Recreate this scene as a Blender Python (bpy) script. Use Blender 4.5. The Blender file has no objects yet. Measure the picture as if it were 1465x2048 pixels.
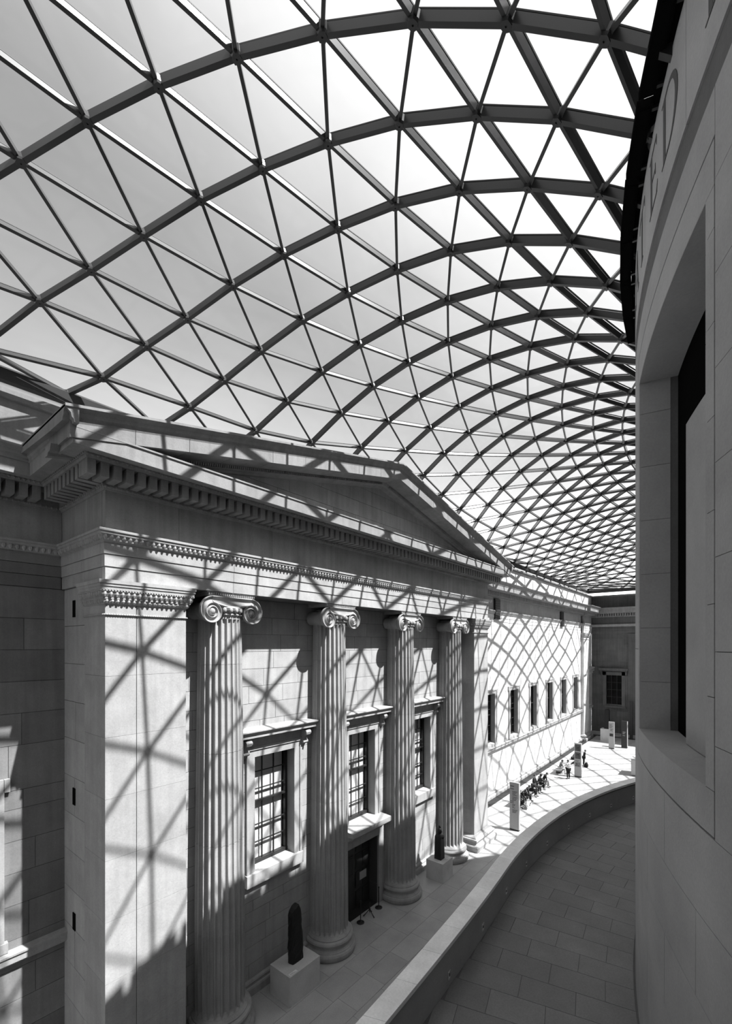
import bpy, bmesh, math, random
import numpy as np
from mathutils import Vector, Matrix
PI = math.pi
C = bpy.context.scene.collection
sc = bpy.context.scene
random.seed(7)

# ------------------------------------------------------------------ camera
# x runs along the portico front (away), y runs into the facade, z is up.
CAM_H = 12.5
FPX = 897.0                       # focal length in pixels of the 1465 x 2048 frame
YAW = math.atan2(732.0, 897.0)    # facade direction is this far to the right of the view axis
cam_d = bpy.data.cameras.new('camera')
cam = bpy.data.objects.new('camera', cam_d)
C.objects.link(cam)
cam.location = (0, 0, CAM_H)
cam.rotation_euler = (PI / 2, 0, YAW - PI / 2)
cam_d.sensor_fit = 'AUTO'
cam_d.sensor_width = 36.0
cam_d.lens = FPX / 2048.0 * 36.0
cam_d.shift_y = (1291.0 - 1024.0) / 2048.0
cam_d.clip_start = 0.1
cam_d.clip_end = 600
sc.camera = cam

# ------------------------------------------------------------------ light
SUN_DIR = Vector((-0.31, 1.0, -1.60)).normalized()      # direction the light travels
sun_d = bpy.data.lights.new('sun', 'SUN')
sun_d.energy = 15.0
sun_d.angle = math.radians(0.55)
sun = bpy.data.objects.new('sun', sun_d)
C.objects.link(sun)
sun.rotation_euler = SUN_DIR.to_track_quat('-Z', 'Y').to_euler()
sun.location = (10, -30, 60)

SKY_BASE, SKY_SUN, SKY_HAZE = 0.47, 0.75, 4.6
wd = bpy.data.worlds.new('sky')
sc.world = wd
wd.use_nodes = True
nt = wd.node_tree
nt.nodes.clear()
def wn_(t, **kw):
    q = nt.nodes.new(t)
    for k_, v_ in kw.items(): setattr(q, k_, v_)
    return q
def wmath(op, a, c=None, clamp=False):
    q = wn_('ShaderNodeMath', operation=op, use_clamp=clamp)
    for k_, v_ in ((0, a), (1, c)):
        if v_ is None: continue
        if isinstance(v_, (int, float)): q.inputs[k_].default_value = v_
        else: nt.links.new(v_, q.inputs[k_])
    return q.outputs[0]
w_out = wn_('ShaderNodeOutputWorld'); w_bg = wn_('ShaderNodeBackground')
w_tc = wn_('ShaderNodeTexCoord')
w_nrm = wn_('ShaderNodeVectorMath', operation='NORMALIZE'); nt.links.new(w_tc.outputs['Generated'], w_nrm.inputs[0])
w_dot = wn_('ShaderNodeVectorMath', operation='DOT_PRODUCT'); nt.links.new(w_nrm.outputs[0], w_dot.inputs[0])
w_dot.inputs[1].default_value = tuple(-SUN_DIR)
w_sep = wn_('ShaderNodeSeparateXYZ'); nt.links.new(w_nrm.outputs[0], w_sep.inputs[0])
w_sm = wn_('ShaderNodeMapRange', interpolation_type='SMOOTHSTEP')      # thin cloud lit brighter on the sun's side
w_sm.inputs['From Min'].default_value = 0.22; w_sm.inputs['From Max'].default_value = 0.60
w_sm.inputs['To Min'].default_value = 0.0; w_sm.inputs['To Max'].default_value = SKY_SUN
nt.links.new(w_dot.outputs['Value'], w_sm.inputs[0])
sunny = w_sm.outputs[0]
haze = wmath('MULTIPLY', wmath('POWER', wmath('SUBTRACT', 1.0, wmath('MAXIMUM', w_sep.outputs['Z'], 0.0)), 5.0), SKY_HAZE)   # brighter towards the horizon
w_map = wn_('ShaderNodeMapping'); w_map.inputs['Scale'].default_value = (1.0, 1.0, 2.2)
w_noise = wn_('ShaderNodeTexNoise'); w_noise.inputs['Scale'].default_value = 1.6; w_noise.inputs['Detail'].default_value = 6; w_noise.inputs['Roughness'].default_value = 0.55
nt.links.new(w_nrm.outputs[0], w_map.inputs[0]); nt.links.new(w_map.outputs[0], w_noise.inputs[0])
w_mr = wn_('ShaderNodeMapRange')       # thin even cloud
w_mr.inputs['From Min'].default_value = 0.3; w_mr.inputs['From Max'].default_value = 0.7
w_mr.inputs['To Min'].default_value = 0.88; w_mr.inputs['To Max'].default_value = 1.14
nt.links.new(w_noise.outputs[0], w_mr.inputs[0])
nt.links.new(wmath('MULTIPLY', wmath('ADD', wmath('ADD', sunny, haze), SKY_BASE), w_mr.outputs[0]), w_bg.inputs['Color'])
w_bg.inputs['Strength'].default_value = 1.0
nt.links.new(w_bg.outputs[0], w_out.inputs[0])

vs = sc.view_settings
vs.view_transform = 'Standard'
vs.look = 'None'
vs.gamma = 1.0
vs.use_curve_mapping = False
vs.exposure = 0.0
sc.cycles.use_denoising = True
sc.cycles.max_bounces = 8
sc.cycles.diffuse_bounces = 4
sc.cycles.glossy_bounces = 3
sc.cycles.transparent_max_bounces = 24
sc.cycles.caustics_reflective = False
sc.cycles.caustics_refractive = False

# ------------------------------------------------------------------ materials
def mat_new(name):
    m = bpy.data.materials.new(name)
    m.use_nodes = True
    n = m.node_tree
    b = n.nodes['Principled BSDF']
    return m, n, b

def stone(name, grey, vary=0.10, rough=0.85, scale=1.2, pits=0.0, fine=0.06, bump=0.15, streak=0.0):
    """weathered limestone: grey per block, soft blotches, fine grain, some pits and vertical streaks"""
    m, n, b = mat_new(name)
    N = n.nodes.new; L = n.links.new
    geo = N('ShaderNodeNewGeometry')
    oi = N('ShaderNodeObjectInfo')
    n1 = N('ShaderNodeTexNoise'); n1.inputs['Scale'].default_value = scale; n1.inputs['Detail'].default_value = 5
    n1.inputs['Roughness'].default_value = 0.6
    n2 = N('ShaderNodeTexNoise'); n2.inputs['Scale'].default_value = 26; n2.inputs['Detail'].default_value = 4
    L(geo.outputs['Position'], n1.inputs['Vector']); L(geo.outputs['Position'], n2.inputs['Vector'])
    def mr(src, lo, hi, fmin=0.3, fmax=0.7):
        q = N('ShaderNodeMapRange')
        q.inputs['From Min'].default_value = fmin; q.inputs['From Max'].default_value = fmax
        q.inputs['To Min'].default_value = lo; q.inputs['To Max'].default_value = hi
        L(src, q.inputs['Value']); return q.outputs[0]
    def mul(a, c):
        q = N('ShaderNodeMath'); q.operation = 'MULTIPLY'
        L(a, q.inputs[0])
        if isinstance(c, float): q.inputs[1].default_value = c
        else: L(c, q.inputs[1])
        return q.outputs[0]
    v = mul(mr(oi.outputs['Random'], 1 - vary, 1 + vary, 0, 1), grey)
    v = mul(v, mr(n1.outputs[0], 0.86, 1.12))
    v = mul(v, mr(n2.outputs[0], 1 - fine, 1 + fine))
    if pits > 0:
        vo = N('ShaderNodeTexVoronoi'); vo.inputs['Scale'].default_value = 9
        L(geo.outputs['Position'], vo.inputs['Vector'])
        v = mul(v, mr(vo.outputs['Distance'], 1 - pits, 1.0, 0.04, 0.10))
    if streak > 0:
        mp = N('ShaderNodeMapping'); mp.inputs['Scale'].default_value = (3.0, 3.0, 0.16)
        n3 = N('ShaderNodeTexNoise'); n3.inputs['Scale'].default_value = 1.6; n3.inputs['Detail'].default_value = 6
        L(geo.outputs['Position'], mp.inputs[0]); L(mp.outputs[0], n3.inputs['Vector'])
        v = mul(v, mr(n3.outputs[0], 1 - streak, 1 + streak * 0.3, 0.35, 0.6))
    L(v, b.inputs['Base Color'])
    b.inputs['Roughness'].default_value = rough
    b.inputs['Specular IOR Level'].default_value = 0.25
    bp = N('ShaderNodeBump'); bp.inputs['Strength'].default_value = bump; bp.inputs['Distance'].default_value = 0.02
    L(n2.outputs[0], bp.inputs['Height']); L(bp.outputs[0], b.inputs['Normal'])
    return m

def plain(name, grey, rough=0.6, metal=0.0, spec=0.4, vary=0.05):
    m, n, b = mat_new(name)
    no = n.nodes.new('ShaderNodeTexNoise'); no.inputs['Scale'].default_value = 14; no.inputs['Detail'].default_value = 3
    tc = n.nodes.new('ShaderNodeTexCoord')
    n.links.new(tc.outputs['Object'], no.inputs['Vector'])
    q = n.nodes.new('ShaderNodeMapRange')
    q.inputs['To Min'].default_value = grey * (1 - vary * 2); q.inputs['To Max'].default_value = grey * (1 + vary * 2)
    n.links.new(no.outputs[0], q.inputs['Value']); n.links.new(q.outputs[0], b.inputs['Base Color'])
    b.inputs['Roughness'].default_value = rough
    b.inputs['Metallic'].default_value = metal
    b.inputs['Specular IOR Level'].default_value = spec
    return m

def glass(name, tint, gloss):
    m, n, b = mat_new(name)
    n.nodes.remove(b)
    tr = n.nodes.new('ShaderNodeBsdfTransparent'); tr.inputs[0].default_value = (tint, tint, tint, 1)
    gl = n.nodes.new('ShaderNodeBsdfGlossy'); gl.inputs['Roughness'].default_value = 0.03
    lw = n.nodes.new('ShaderNodeLayerWeight')
    pw = n.nodes.new('ShaderNodeMath'); pw.operation = 'POWER'; pw.inputs[1].default_value = 5.0
    n.links.new(lw.outputs['Facing'], pw.inputs[0])
    mu = n.nodes.new('ShaderNodeMath'); mu.operation = 'MULTIPLY_ADD'; mu.inputs[1].default_value = 0.85 * gloss; mu.inputs[2].default_value = 0.03 * gloss
    mx = n.nodes.new('ShaderNodeMixShader')
    n.links.new(pw.outputs[0], mu.inputs[0]); n.links.new(mu.outputs[0], mx.inputs[0])
    n.links.new(tr.outputs[0], mx.inputs[1]); n.links.new(gl.outputs[0], mx.inputs[2])
    n.links.new(mx.outputs[0], n.nodes['Material Output'].inputs[0])
    return m

M = dict(
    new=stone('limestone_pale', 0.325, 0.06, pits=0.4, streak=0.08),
    old=stone('portland_stone_dimmed', 0.17, 0.16, streak=0.12),  # darker old stone, greyed further for lens falloff at the left edge
    darkened=stone('darkened_stone', 0.10, 0.16, streak=0.14),  # grey lowered to deepen end wall shade and cut bounce off unseen walls
    far=stone('portland_stone_pale', 0.54, 0.05, streak=0.08),  # paler grey of the same stone for the far wall
    cornice=stone('weathered_cornice_stone', 0.22, 0.08, pits=0.2, streak=0.12),
    trim=stone('carved_stone', 0.31, 0.04, streak=0.10),
    frieze=stone('frieze_stone', 0.27, 0.07, pits=0.4, streak=0.12),
    joint=stone('mortar', 0.12, 0.02, bump=0.0),
    drum=stone('drum_limestone', 0.36, 0.02, rough=0.7, scale=0.6, pits=0.12, fine=0.05),
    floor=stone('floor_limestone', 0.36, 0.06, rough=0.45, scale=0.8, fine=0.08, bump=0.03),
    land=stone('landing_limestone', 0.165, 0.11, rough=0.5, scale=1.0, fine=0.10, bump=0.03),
    cope=stone('coping_limestone', 0.8, 0.06, rough=0.6, fine=0.06),  # grey raised so the colour carries the sky light on the coping
    plinth=stone('plinth_stone', 0.50, 0.03, rough=0.6),
    darkstrip=stone('dark_border_stone', 0.022, 0.02, rough=0.5),
    dark=plain('black_paint', 0.02, 0.5),
    void=plain('dark_void', 0.006, 0.9, spec=0.0),
    steel=plain('grey_steel', 0.022, 0.30, spec=0.45),
    gasket=plain('glazing_gasket', 0.03, 0.7),
    box=plain('black_metal', 0.006, 0.95, spec=0.0),
    sash=plain('dark_sash_paint', 0.02, 0.4),
    blind=plain('white_blind', 0.75, 0.9, spec=0.1),
    basalt=stone('black_granite', 0.012, 0.02, rough=0.6, bump=0.5, fine=0.3),
    statue=stone('dark_granodiorite', 0.018, 0.02, rough=0.5, bump=0.2),
    door=plain('dark_oak', 0.018, 0.45),
    panel=plain('jamb_panel', 0.07, 0.5),
    white=plain('white_card', 0.7, 0.8),
    sign=plain('pale_sign', 0.33, 0.5),
    sign_dark=plain('dark_sign', 0.018, 0.4),
    ink=plain('sign_ink', 0.05, 0.8),
    ink2=plain('sign_pale_ink', 0.35, 0.8),
    picture=plain('sign_picture', 0.06, 0.6, vary=0.5),
    letter=plain('letter_shade', 0.10, 0.9, spec=0.1),
    glass=glass('roof_glass', 0.94, 0.35),
    pane=glass('window_glass', 0.92, 1.0),
    pane_dim=glass('dim_window_glass', 0.85, 0.12),
    skin=plain('skin', 0.30, 0.6),
    hair=plain('hair', 0.02, 0.6),
    cloth_black=plain('black_cloth', 0.018, 0.9, spec=0.1),
    cloth_dark=plain('dark_cloth', 0.04, 0.9, spec=0.1),
    cloth_mid=plain('grey_cloth', 0.18, 0.9, spec=0.1),
    cloth_light=plain('light_cloth', 0.55, 0.9, spec=0.1),
    bench=plain('bench_wood', 0.32, 0.5),
    bench_dark=plain('bench_block', 0.04, 0.6),
    desk=plain('desk_panel', 0.40, 0.5),
    lampglass=plain('step_light_lens', 0.75, 0.3),
)

# ------------------------------------------------------------------ mesh helpers
class MB:
    def __init__(s): s.v = []; s.f = []
    def add(s, vs_, fs):
        o = len(s.v); s.v += [tuple(p) for p in vs_]; s.f += [tuple(i + o for i in f) for f in fs]
    def box(s, x0, x1, y0, y1, z0, z1):
        s.add([(x0, y0, z0), (x1, y0, z0), (x1, y1, z0), (x0, y1, z0), (x0, y0, z1), (x1, y0, z1), (x1, y1, z1), (x0, y1, z1)],
              [(0, 3, 2, 1), (4, 5, 6, 7), (0, 1, 5, 4), (1, 2, 6, 5), (2, 3, 7, 6), (3, 0, 4, 7)])
    def prism(s, poly, d):
        """poly: list of 3d points (convex or not), extruded by vector d"""
        n = len(poly); d = Vector(d)
        a = [Vector(p) for p in poly]
        s.add([tuple(p) for p in a] + [tuple(p + d) for p in a],
              [tuple(range(n - 1, -1, -1)), tuple(range(n, 2 * n))] + [(i, (i + 1) % n, n + (i + 1) % n, n + i) for i in range(n)])
    def grid(s, rows, close_u=False, close_v=False):
        nu = len(rows); nv = len(rows[0])
        vs_ = [p for r in rows for p in r]; fs = []
        for i in range(nu if close_u else nu - 1):
            for j in range(nv if close_v else nv - 1):
                a = i * nv + j; b = i * nv + (j + 1) % nv
                c = ((i + 1) % nu) * nv + (j + 1) % nv; d = ((i + 1) % nu) * nv + j
                fs.append((a, b, c, d))
        s.add(vs_, fs)
    def lathe(s, prof, seg=48, c=(0, 0, 0), a0=0, a1=2 * PI):
        full = abs(a1 - a0 - 2 * PI) < 1e-6
        n = seg if full else seg + 1
        rows = []
        for r, z in prof:
            rows.append([(c[0] + r * math.cos(a0 + (a1 - a0) * k / seg), c[1] + r * math.sin(a0 + (a1 - a0) * k / seg), c[2] + z) for k in range(n)])
        s.grid(rows, close_v=full)
    def sphere(s, c, r, seg=10, ring=6):
        rows = []
        rx, ry, rz = (r, r, r) if not isinstance(r, tuple) else r
        for i in range(ring + 1):
            t = -PI / 2 + PI * i / ring
            rows.append([(c[0] + rx * math.cos(t) * math.cos(2 * PI * k / seg), c[1] + ry * math.cos(t) * math.sin(2 * PI * k / seg), c[2] + rz * math.sin(t)) for k in range(seg)])
        s.grid(rows, close_v=True)
    def tube(s, pts, r, seg=8):
        pts = [Vector(p) for p in pts]; rows = []
        for i, p in enumerate(pts):
            t = (pts[min(i + 1, len(pts) - 1)] - pts[max(i - 1, 0)]).normalized()
            a = t.orthogonal().normalized(); b = t.cross(a)
            rr = r[i] if isinstance(r, (list, tuple)) else r
            rows.append([tuple(p + (a * math.cos(2 * PI * k / seg) + b * math.sin(2 * PI * k / seg)) * rr) for k in range(seg)])
        s.grid(rows, close_v=True)
        n = len(rows)
        s.add(rows[0], [tuple(range(seg - 1, -1, -1))]); s.add(rows[-1], [tuple(range(seg))])
    def beam(s, a, b, up, w, hgt, off=0.0):
        """box along a-b; up = surface normal; top at off above the axis, hgt deep"""
        a = Vector(a); b = Vector(b); t = (b - a).normalized(); up = Vector(up)
        side = t.cross(up).normalized(); up = side.cross(t).normalized()
        vs_ = []
        for p in (a, b):
            for sx, sz in ((-1, off - hgt), (1, off - hgt), (1, off), (-1, off)):
                vs_.append(tuple(p + side * (sx * w / 2) + up * sz))
        s.add(vs_, [(0, 1, 2, 3), (7, 6, 5, 4), (0, 4, 5, 1), (1, 5, 6, 2), (2, 6, 7, 3), (3, 7, 4, 0)])
    def mesh(s, name, m, smooth=False):
        me = bpy.data.meshes.new(name)
        me.from_pydata(s.v, [], s.f)
        me.materials.append(m)
        bm = bmesh.new(); bm.from_mesh(me)
        bmesh.ops.recalc_face_normals(bm, faces=bm.faces)
        bm.to_mesh(me); bm.free()
        if smooth:
            for p in me.polygons: p.use_smooth = True
        me.update()
        return me
    def build(s, name, m, parent=None, smooth=False, kind=None, label=None):
        o = bpy.data.objects.new(name, s.mesh(name, m, smooth))
        C.objects.link(o)
        if parent is not None:
            o.parent = parent
            o.matrix_parent_inverse = Matrix.Translation(-parent.location) if parent.rotation_euler[2] == 0 else parent.matrix_basis.inverted()
        if kind: o['kind'] = kind
        if label: o['label'] = label
        return o

def tag(o, label, cat, group=None, kind=None):
    o['label'] = label; o['category'] = cat
    if group: o['group'] = group
    if kind: o['kind'] = kind
    return o

def empty(name, loc, label, cat, group=None, kind=None, rz=0.0):
    o = bpy.data.objects.new(name, None)
    C.objects.link(o); o.location = loc; o.rotation_euler = (0, 0, rz)
    o.empty_display_size = 0.2
    return tag(o, label, cat, group, kind)

def copy_tree(o, parent=None, loc=None):
    """a copy of a thing and of every part below it, sharing mesh data"""
    c = o.copy(); C.objects.link(c)
    if parent is not None: c.parent = parent
    if loc is not None: c.location = loc
    for ch in list(o.children): copy_tree(ch, c)
    return c

UNIT = {}
def unit_cube(m):
    if m.name not in UNIT:
        b = MB(); b.box(-.5, .5, -.5, .5, -.5, .5); UNIT[m.name] = b.mesh('block', m)
    return UNIT[m.name]

def block(name, m, parent, x0, x1, y0, y1, z0, z1):
    o = bpy.data.objects.new(name, unit_cube(m)); C.objects.link(o)
    o.parent = parent
    p = parent.location
    o.location = ((x0 + x1) / 2 - p[0], (y0 + y1) / 2 - p[1], (z0 + z1) / 2 - p[2])
    o.scale = (x1 - x0, y1 - y0, z1 - z0)
    return o

def cut_rows(u0, u1, z0, z1, holes):
    """rectangles of (u0..u1, z0..z1) left when the holes (a,b,c,d) are cut out"""
    zs_ = sorted({z0, z1} | {z for hl in holes for z in hl[2:] if z0 < z < z1})
    out = []
    for a, b in zip(zs_[:-1], zs_[1:]):
        cuts = sorted((hl[0], hl[1]) for hl in holes if hl[2] < b - 1e-4 and hl[3] > a + 1e-4)
        u = u0
        for c0, c1 in cuts:
            if c0 > u + 1e-3: out.append((u, min(c0, u1), a, b))
            u = max(u, c1)
        if u < u1 - 1e-3: out.append((u, u1, a, b))
    return out

def ashlar(parent, m, axis, plane, sgn, u0, u1, z0, z1, holes, row, length, gap=0.014, depth=0.03, rough=0.004, limit=280, name='stone_block', seed=1):
    """courses of stone blocks standing proud of a wall. axis 'x': wall plane y=plane, faces sgn*y; axis 'y': wall plane x=plane"""
    rnd = random.Random(seed)
    out = []
    nrow = max(1, round((z1 - z0) / row))
    zed = [z0 + (z1 - z0) * k / nrow for k in range(nrow + 1)]
    for hl in holes:               # let courses meet the heads and sills of openings
        for z in hl[2:]:
            if z0 + .05 < z < z1 - .05:
                k = min(range(len(zed)), key=lambda q: abs(zed[q] - z))
                if 0 < k < len(zed) - 1: zed[k] = z
    zed = sorted(set(zed))
    for ri, (a, b) in enumerate(zip(zed[:-1], zed[1:])):
        for (p, q, c, d) in cut_rows(u0, u1, a, b, holes):
            u = p; first = True
            while u < q - 1e-3:
                ln = length * rnd.uniform(0.75, 1.25) * (0.5 if first and ri % 2 else 1.0)
                first = False
                e = u + ln
                if q - e < length * 0.4: e = q
                out.append((u, e, c, d)); u = e
    camv = Vector((0, 0, CAM_H))
    def size(r):
        pos = Vector(((r[0] + r[1]) / 2, plane, (r[2] + r[3]) / 2)) if axis == 'x' else Vector((plane, (r[0] + r[1]) / 2, (r[2] + r[3]) / 2))
        dd = (pos - camv).length
        return (r[1] - r[0]) * (r[3] - r[2]) / dd ** 3
    out.sort(key=size, reverse=True)
    mb = MB()
    for k, (a, b, c, d) in enumerate(out):
        pr = rnd.uniform(0, rough)
        f0 = plane + sgn * pr; f1 = plane - sgn * depth
        lo, hi = min(f0, f1), max(f0, f1)
        g = gap / 2
        if axis == 'x': bx = (a + g, b - g, lo, hi, c + g, d - g)
        else: bx = (lo, hi, a + g, b - g, c + g, d - g)
        if k < limit: block(name, m, parent, *bx)
        else: mb.box(*bx)
    if mb.v: mb.build('stone_courses', m, parent, kind='stuff')
    return len(out)

def sweep(mb, path, prof):
    """moulding: path = plan polyline [(x,y)], outward is to the right of travel; prof = closed polygon [(d,z)]"""
    n = len(path); rows = []
    P = [Vector((p[0], p[1])) for p in path]
    for i in range(n):
        def nrm(a, b):
            t = (b - a).normalized(); return Vector((t.y, -t.x))
        if i == 0: m_ = nrm(P[0], P[1])
        elif i == n - 1: m_ = nrm(P[-2], P[-1])
        else:
            a = nrm(P[i - 1], P[i]); b = nrm(P[i], P[i + 1])
            m_ = (a + b); m_ = m_ / max(1e-6, m_.dot(a))
        rows.append([(P[i].x + m_.x * d, P[i].y + m_.y * d, z) for d, z in prof])
    k = len(prof)
    mb.grid(rows, close_v=True)
    mb.add(rows[0], [tuple(range(k))]); mb.add(rows[-1], [tuple(range(k - 1, -1, -1))])

def along(path, d):
    """offset path corners by d (mitred) and give segments"""
    P = [Vector((p[0], p[1])) for p in path]; out = []
    for i in range(len(P)):
        def nrm(a, b):
            t = (b - a).normalized(); return Vector((t.y, -t.x))
        if i == 0: m_ = nrm(P[0], P[1])
        elif i == len(P) - 1: m_ = nrm(P[-2], P[-1])
        else:
            a = nrm(P[i - 1], P[i]); b = nrm(P[i], P[i + 1]); m_ = (a + b); m_ = m_ / max(1e-6, m_.dot(a))
        out.append(P[i] + m_ * d)
    return out

def egg_row(mb, path, d, z, pitch, r, hgt):
    """a row of carved eggs along a moulding"""
    pts = along(path, d)
    for a, b in zip(pts[:-1], pts[1:]):
        t = (b - a); ln = t.length; t.normalize()
        nrm_ = Vector((t.y, -t.x)); k = max(1, int(ln / pitch))
        for q in range(k):
            c = a + t * (ln * (q + .5) / k)
            w = ln / k * 0.36
            # low half egg: 3 x 3 bump
            vs_ = []
            for zz, sc_ in ((hgt / 2, 0.75), (0, 1.0), (-hgt / 2, 0.35)):
                for s_, dd in ((-1, 0), (-.5, .8), (.5, .8), (1, 0)):
                    p = c + t * (w * s_ * sc_) + nrm_ * (r * dd * (sc_ + .2))
                    vs_.append((p.x, p.y, z + zz))
            fs = []
            for i in range(2):
                for j in range(3): fs.append((i * 4 + j, i * 4 + j + 1, (i + 1) * 4 + j + 1, (i + 1) * 4 + j))
            mb.add(vs_, fs)
RP = dict(zip('zin zed KX KY Kp al be c0 c1 n0 YE dd RR e c2 q1 q2 q3 q4'.split(), [20.003, 20.102, 22.552, -1.477, 18.797, 0.28304, -0.16036, 2.0563, -0.09016, 20.263, 15.578, 51.764, 22.082, 0.032565, 0.0054011, -4.1151, 9.1139, -18.383, -0.2215]))
# small corrections to the lattice (line, level, dx, dy)
RBF = np.array([-8, 3, -0.187, -0.401, -8, 6, -0.318, 0.546, -8, 9, -0.241, 0.328, -8, 12, 0.514, -0.019, -8, 15, -0.408, -0.061, -8, 18, 0.202, 0.007, -6, -3, -0.088, 0.014, -6, 0, -0.127, 0.66, -6, 3, 0.152, -0.194, -6, 6, 0.15, -0.134, -6, 9, -0.2, -0.283, -6, 12, -0.15, -0.093, -6, 15, 0.078, 0.078, -6, 18, 0.12, 0.228, -4, -6, 0.01, 3.593, -4, -3, 0.394, -2.111, -4, 0, 0.052, -0.369, -4, 3, -0.035, 0.541, -4, 6, -0.272, -0.143, -4, 9, 0.545, 0.267, -4, 12, -0.335, 0.18, -4, 15, 0.299, -0.267, -4, 18, -0.646, -0.054, -2, -3, -0.156, -0.278, -2, 0, -0.204, 0.616, -2, 3, 0.39, -0.288, -2, 6, -0.049, -0.004, -2, 9, 0.1, -0.013, -2, 12, 0.052, -0.251, -2, 15, 0.163, 0.109, -2, 18, 0.421, 0.21, 0, 0, -0.02, 0.254, 0, 3, -0.229, -0.403, 0, 6, -0.032, 0.292, 0, 9, -0.034, -0.189, 0, 12, 0.193, 0.211, 0, 15, -0.148, -0.148, 0, 18, -0.564, -0.101, 2, 0, 0.099, -0.3, 2, 3, -0.261, 0.131, 2, 6, 0.136, -0.008, 2, 9, 0.013, -0.251, 2, 12, 0.043, 0.2, 2, 15, 0.479, -0.267, 2, 18, -0.259, 0.172, 4, -3, -0.049, -0.205, 4, 0, -0.042, -0.035, 4, 3, 0.125, 0.126, 4, 6, 0.06, -0.079, 4, 9, -0.115, 0.147, 4, 12, 0.09, -0.008, 4, 15, -0.078, -0.277, 4, 18, -0.512, 0.377, 6, -6, 0.089, -0.567, 6, -3, 0.068, -0.045, 6, 0, -0.038, 0.035, 6, 3, -0.075, 0.064, 6, 6, -0.138, 0.093, 6, 9, 0.093, -0.073, 6, 12, 0.225, 0.051, 6, 15, -0.208, 0.043, 8, -9, 0.241, -0.197, 8, -6, 0.215, -0.121, 8, -3, 0.131, 0.063, 8, 0, 0.121, 0.044, 8, 3, 0.162, 0.058, 8, 6, 0.153, 0.184, 8, 9, 0.049, -0.056, 8, 12, -0.229, -0.013, 8, 15, -0.297, 0.024, 10, -9, 0.449, -0.348, 10, -6, 0.162, -0.071, 10, -3, -0.038, -0.166, 10, 0, 0.004, 0.169, 10, 3, 0.003, -0.009, 10, 6, -0.261, -0.001, 10, 9, -0.566, 0.149, 10, 12, -0.608, 0.078, 12, -12, 0.612, -0.427, 12, -9, 0.346, -0.438, 12, -6, -0.108, 0.153, 12, -3, 0.098, 0.195, 12, 0, 0.114, 0.081, 12, 3, -0.328, 0.048, 12, 6, -0.507, 0.213, 14, -15, 0.271, 0.052, 14, -12, 0.402, 0.295, 14, -9, 0.041, 0.243, 14, -6, -0.155, 0.022, 14, -3, -0.074, -0.193, 14, 0, -0.454, -0.162, 14, 3, -0.766, 0.442, 16, -15, 0.243, -1.101, 16, -12, -0.168, -1.092, 16, -9, -0.381, -0.64, 16, -6, -0.159, -0.454, 16, -3, -0.405, 0.42, 16, 0, -0.767, 0.64, 18, -18, 0.345, 0.95, 18, -15, 0.282, 0.4, 18, -12, -0.607, 0.437, 18, -9, -1.052, 1.173, 18, -6, -0.646, 1.235, 20, -15, 0.151, 1.745, 20, -12, -0.362, 2.004]).reshape(-1, 4)

# ------------------------------------------------------------------ levels of the building (metres above the court floor)
YF = 12.25        # portico front plane
WP = 13.38        # wall between the columns
WL = 15.40        # long court wall
XL, XR = 4.60, 27.50
XC = 16.06        # portico centre
XE = 69.40        # far end wall
Z_SOF, Z_CROWN0, Z_CROWN1, Z_FR, Z_COR0, Z_COR1, Z_CYM = 14.15, 15.09, 15.42, 16.47, 16.97, 17.35, 17.66
X0 = -32.0        # near end of the court
CX, CY, RD = 16.06, -21.80, 23.87   # drum centre and radius
Z_LAND = 4.70

# ------------------------------------------------------------------ floor
b = MB(); b.box(X0, XE, -62.0, WL, -0.40, -0.012)
floor = tag(b.build('floor', M['joint']), 'pale limestone court floor laid in large slabs between parapet and long wall', 'floor', kind='structure')
ys_ = [13.2, 11.74] + [11.74 - .92 * k for k in range(1, 8)]
fl_rows = list(zip(ys_[:-1], ys_[1:]))
rnd = random.Random(3)
nslab = 0
rest = MB()
for ri, (ya, yb) in enumerate(fl_rows):
    x = 7.0 + (ri % 2) * .78
    rest.box(2.0, x - .006, yb + .006, ya - .006, -.03, 0.0)
    while x < XE - 1.0:
        x1 = min(x + 1.56 * rnd.choice((1, 1, 1, 1.35)), XE - .9)
        dc = math.hypot((x + x1) / 2 - CX, (ya + yb) / 2 - CY)
        if dc > 27.2 and nslab < 298:
            block('paving_slab', M['floor'], floor, x + .005, x1 - .005, yb + .005, ya - .005, -.03, rnd.uniform(0, .002))
            nslab += 1
        else:
            rest.box(x + .005, x1 - .005, yb + .005, ya - .005, -.03, 0.0)
        x = x1
rest.build('hidden_paving', M['floor'], floor, kind='stuff')
y_last = ys_[-1]
b = MB()
b.box(X0, XE, 13.2, WL, -.03, 0.0); b.box(X0, 2.0, -62, 13.2, -.03, 0.0)
b.box(2.0, XE, -62, y_last, -.03, 0.0); b.box(XE - .9, XE, y_last, 13.2, -.03, 0)
b.build('plain_paving', M['floor'], floor, kind='stuff')
b = MB()
b.box(XR + .2, XE - .35, 14.52, 15.1, 0.0, 0.012); b.box(XE - .95, XE - .35, -20, 14.52, 0.0, 0.012)
tag(b.build('trim_1', M['darkstrip']), 'dark stone border strip in the floor along the foot of the far walls', 'border', kind='structure')

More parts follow.
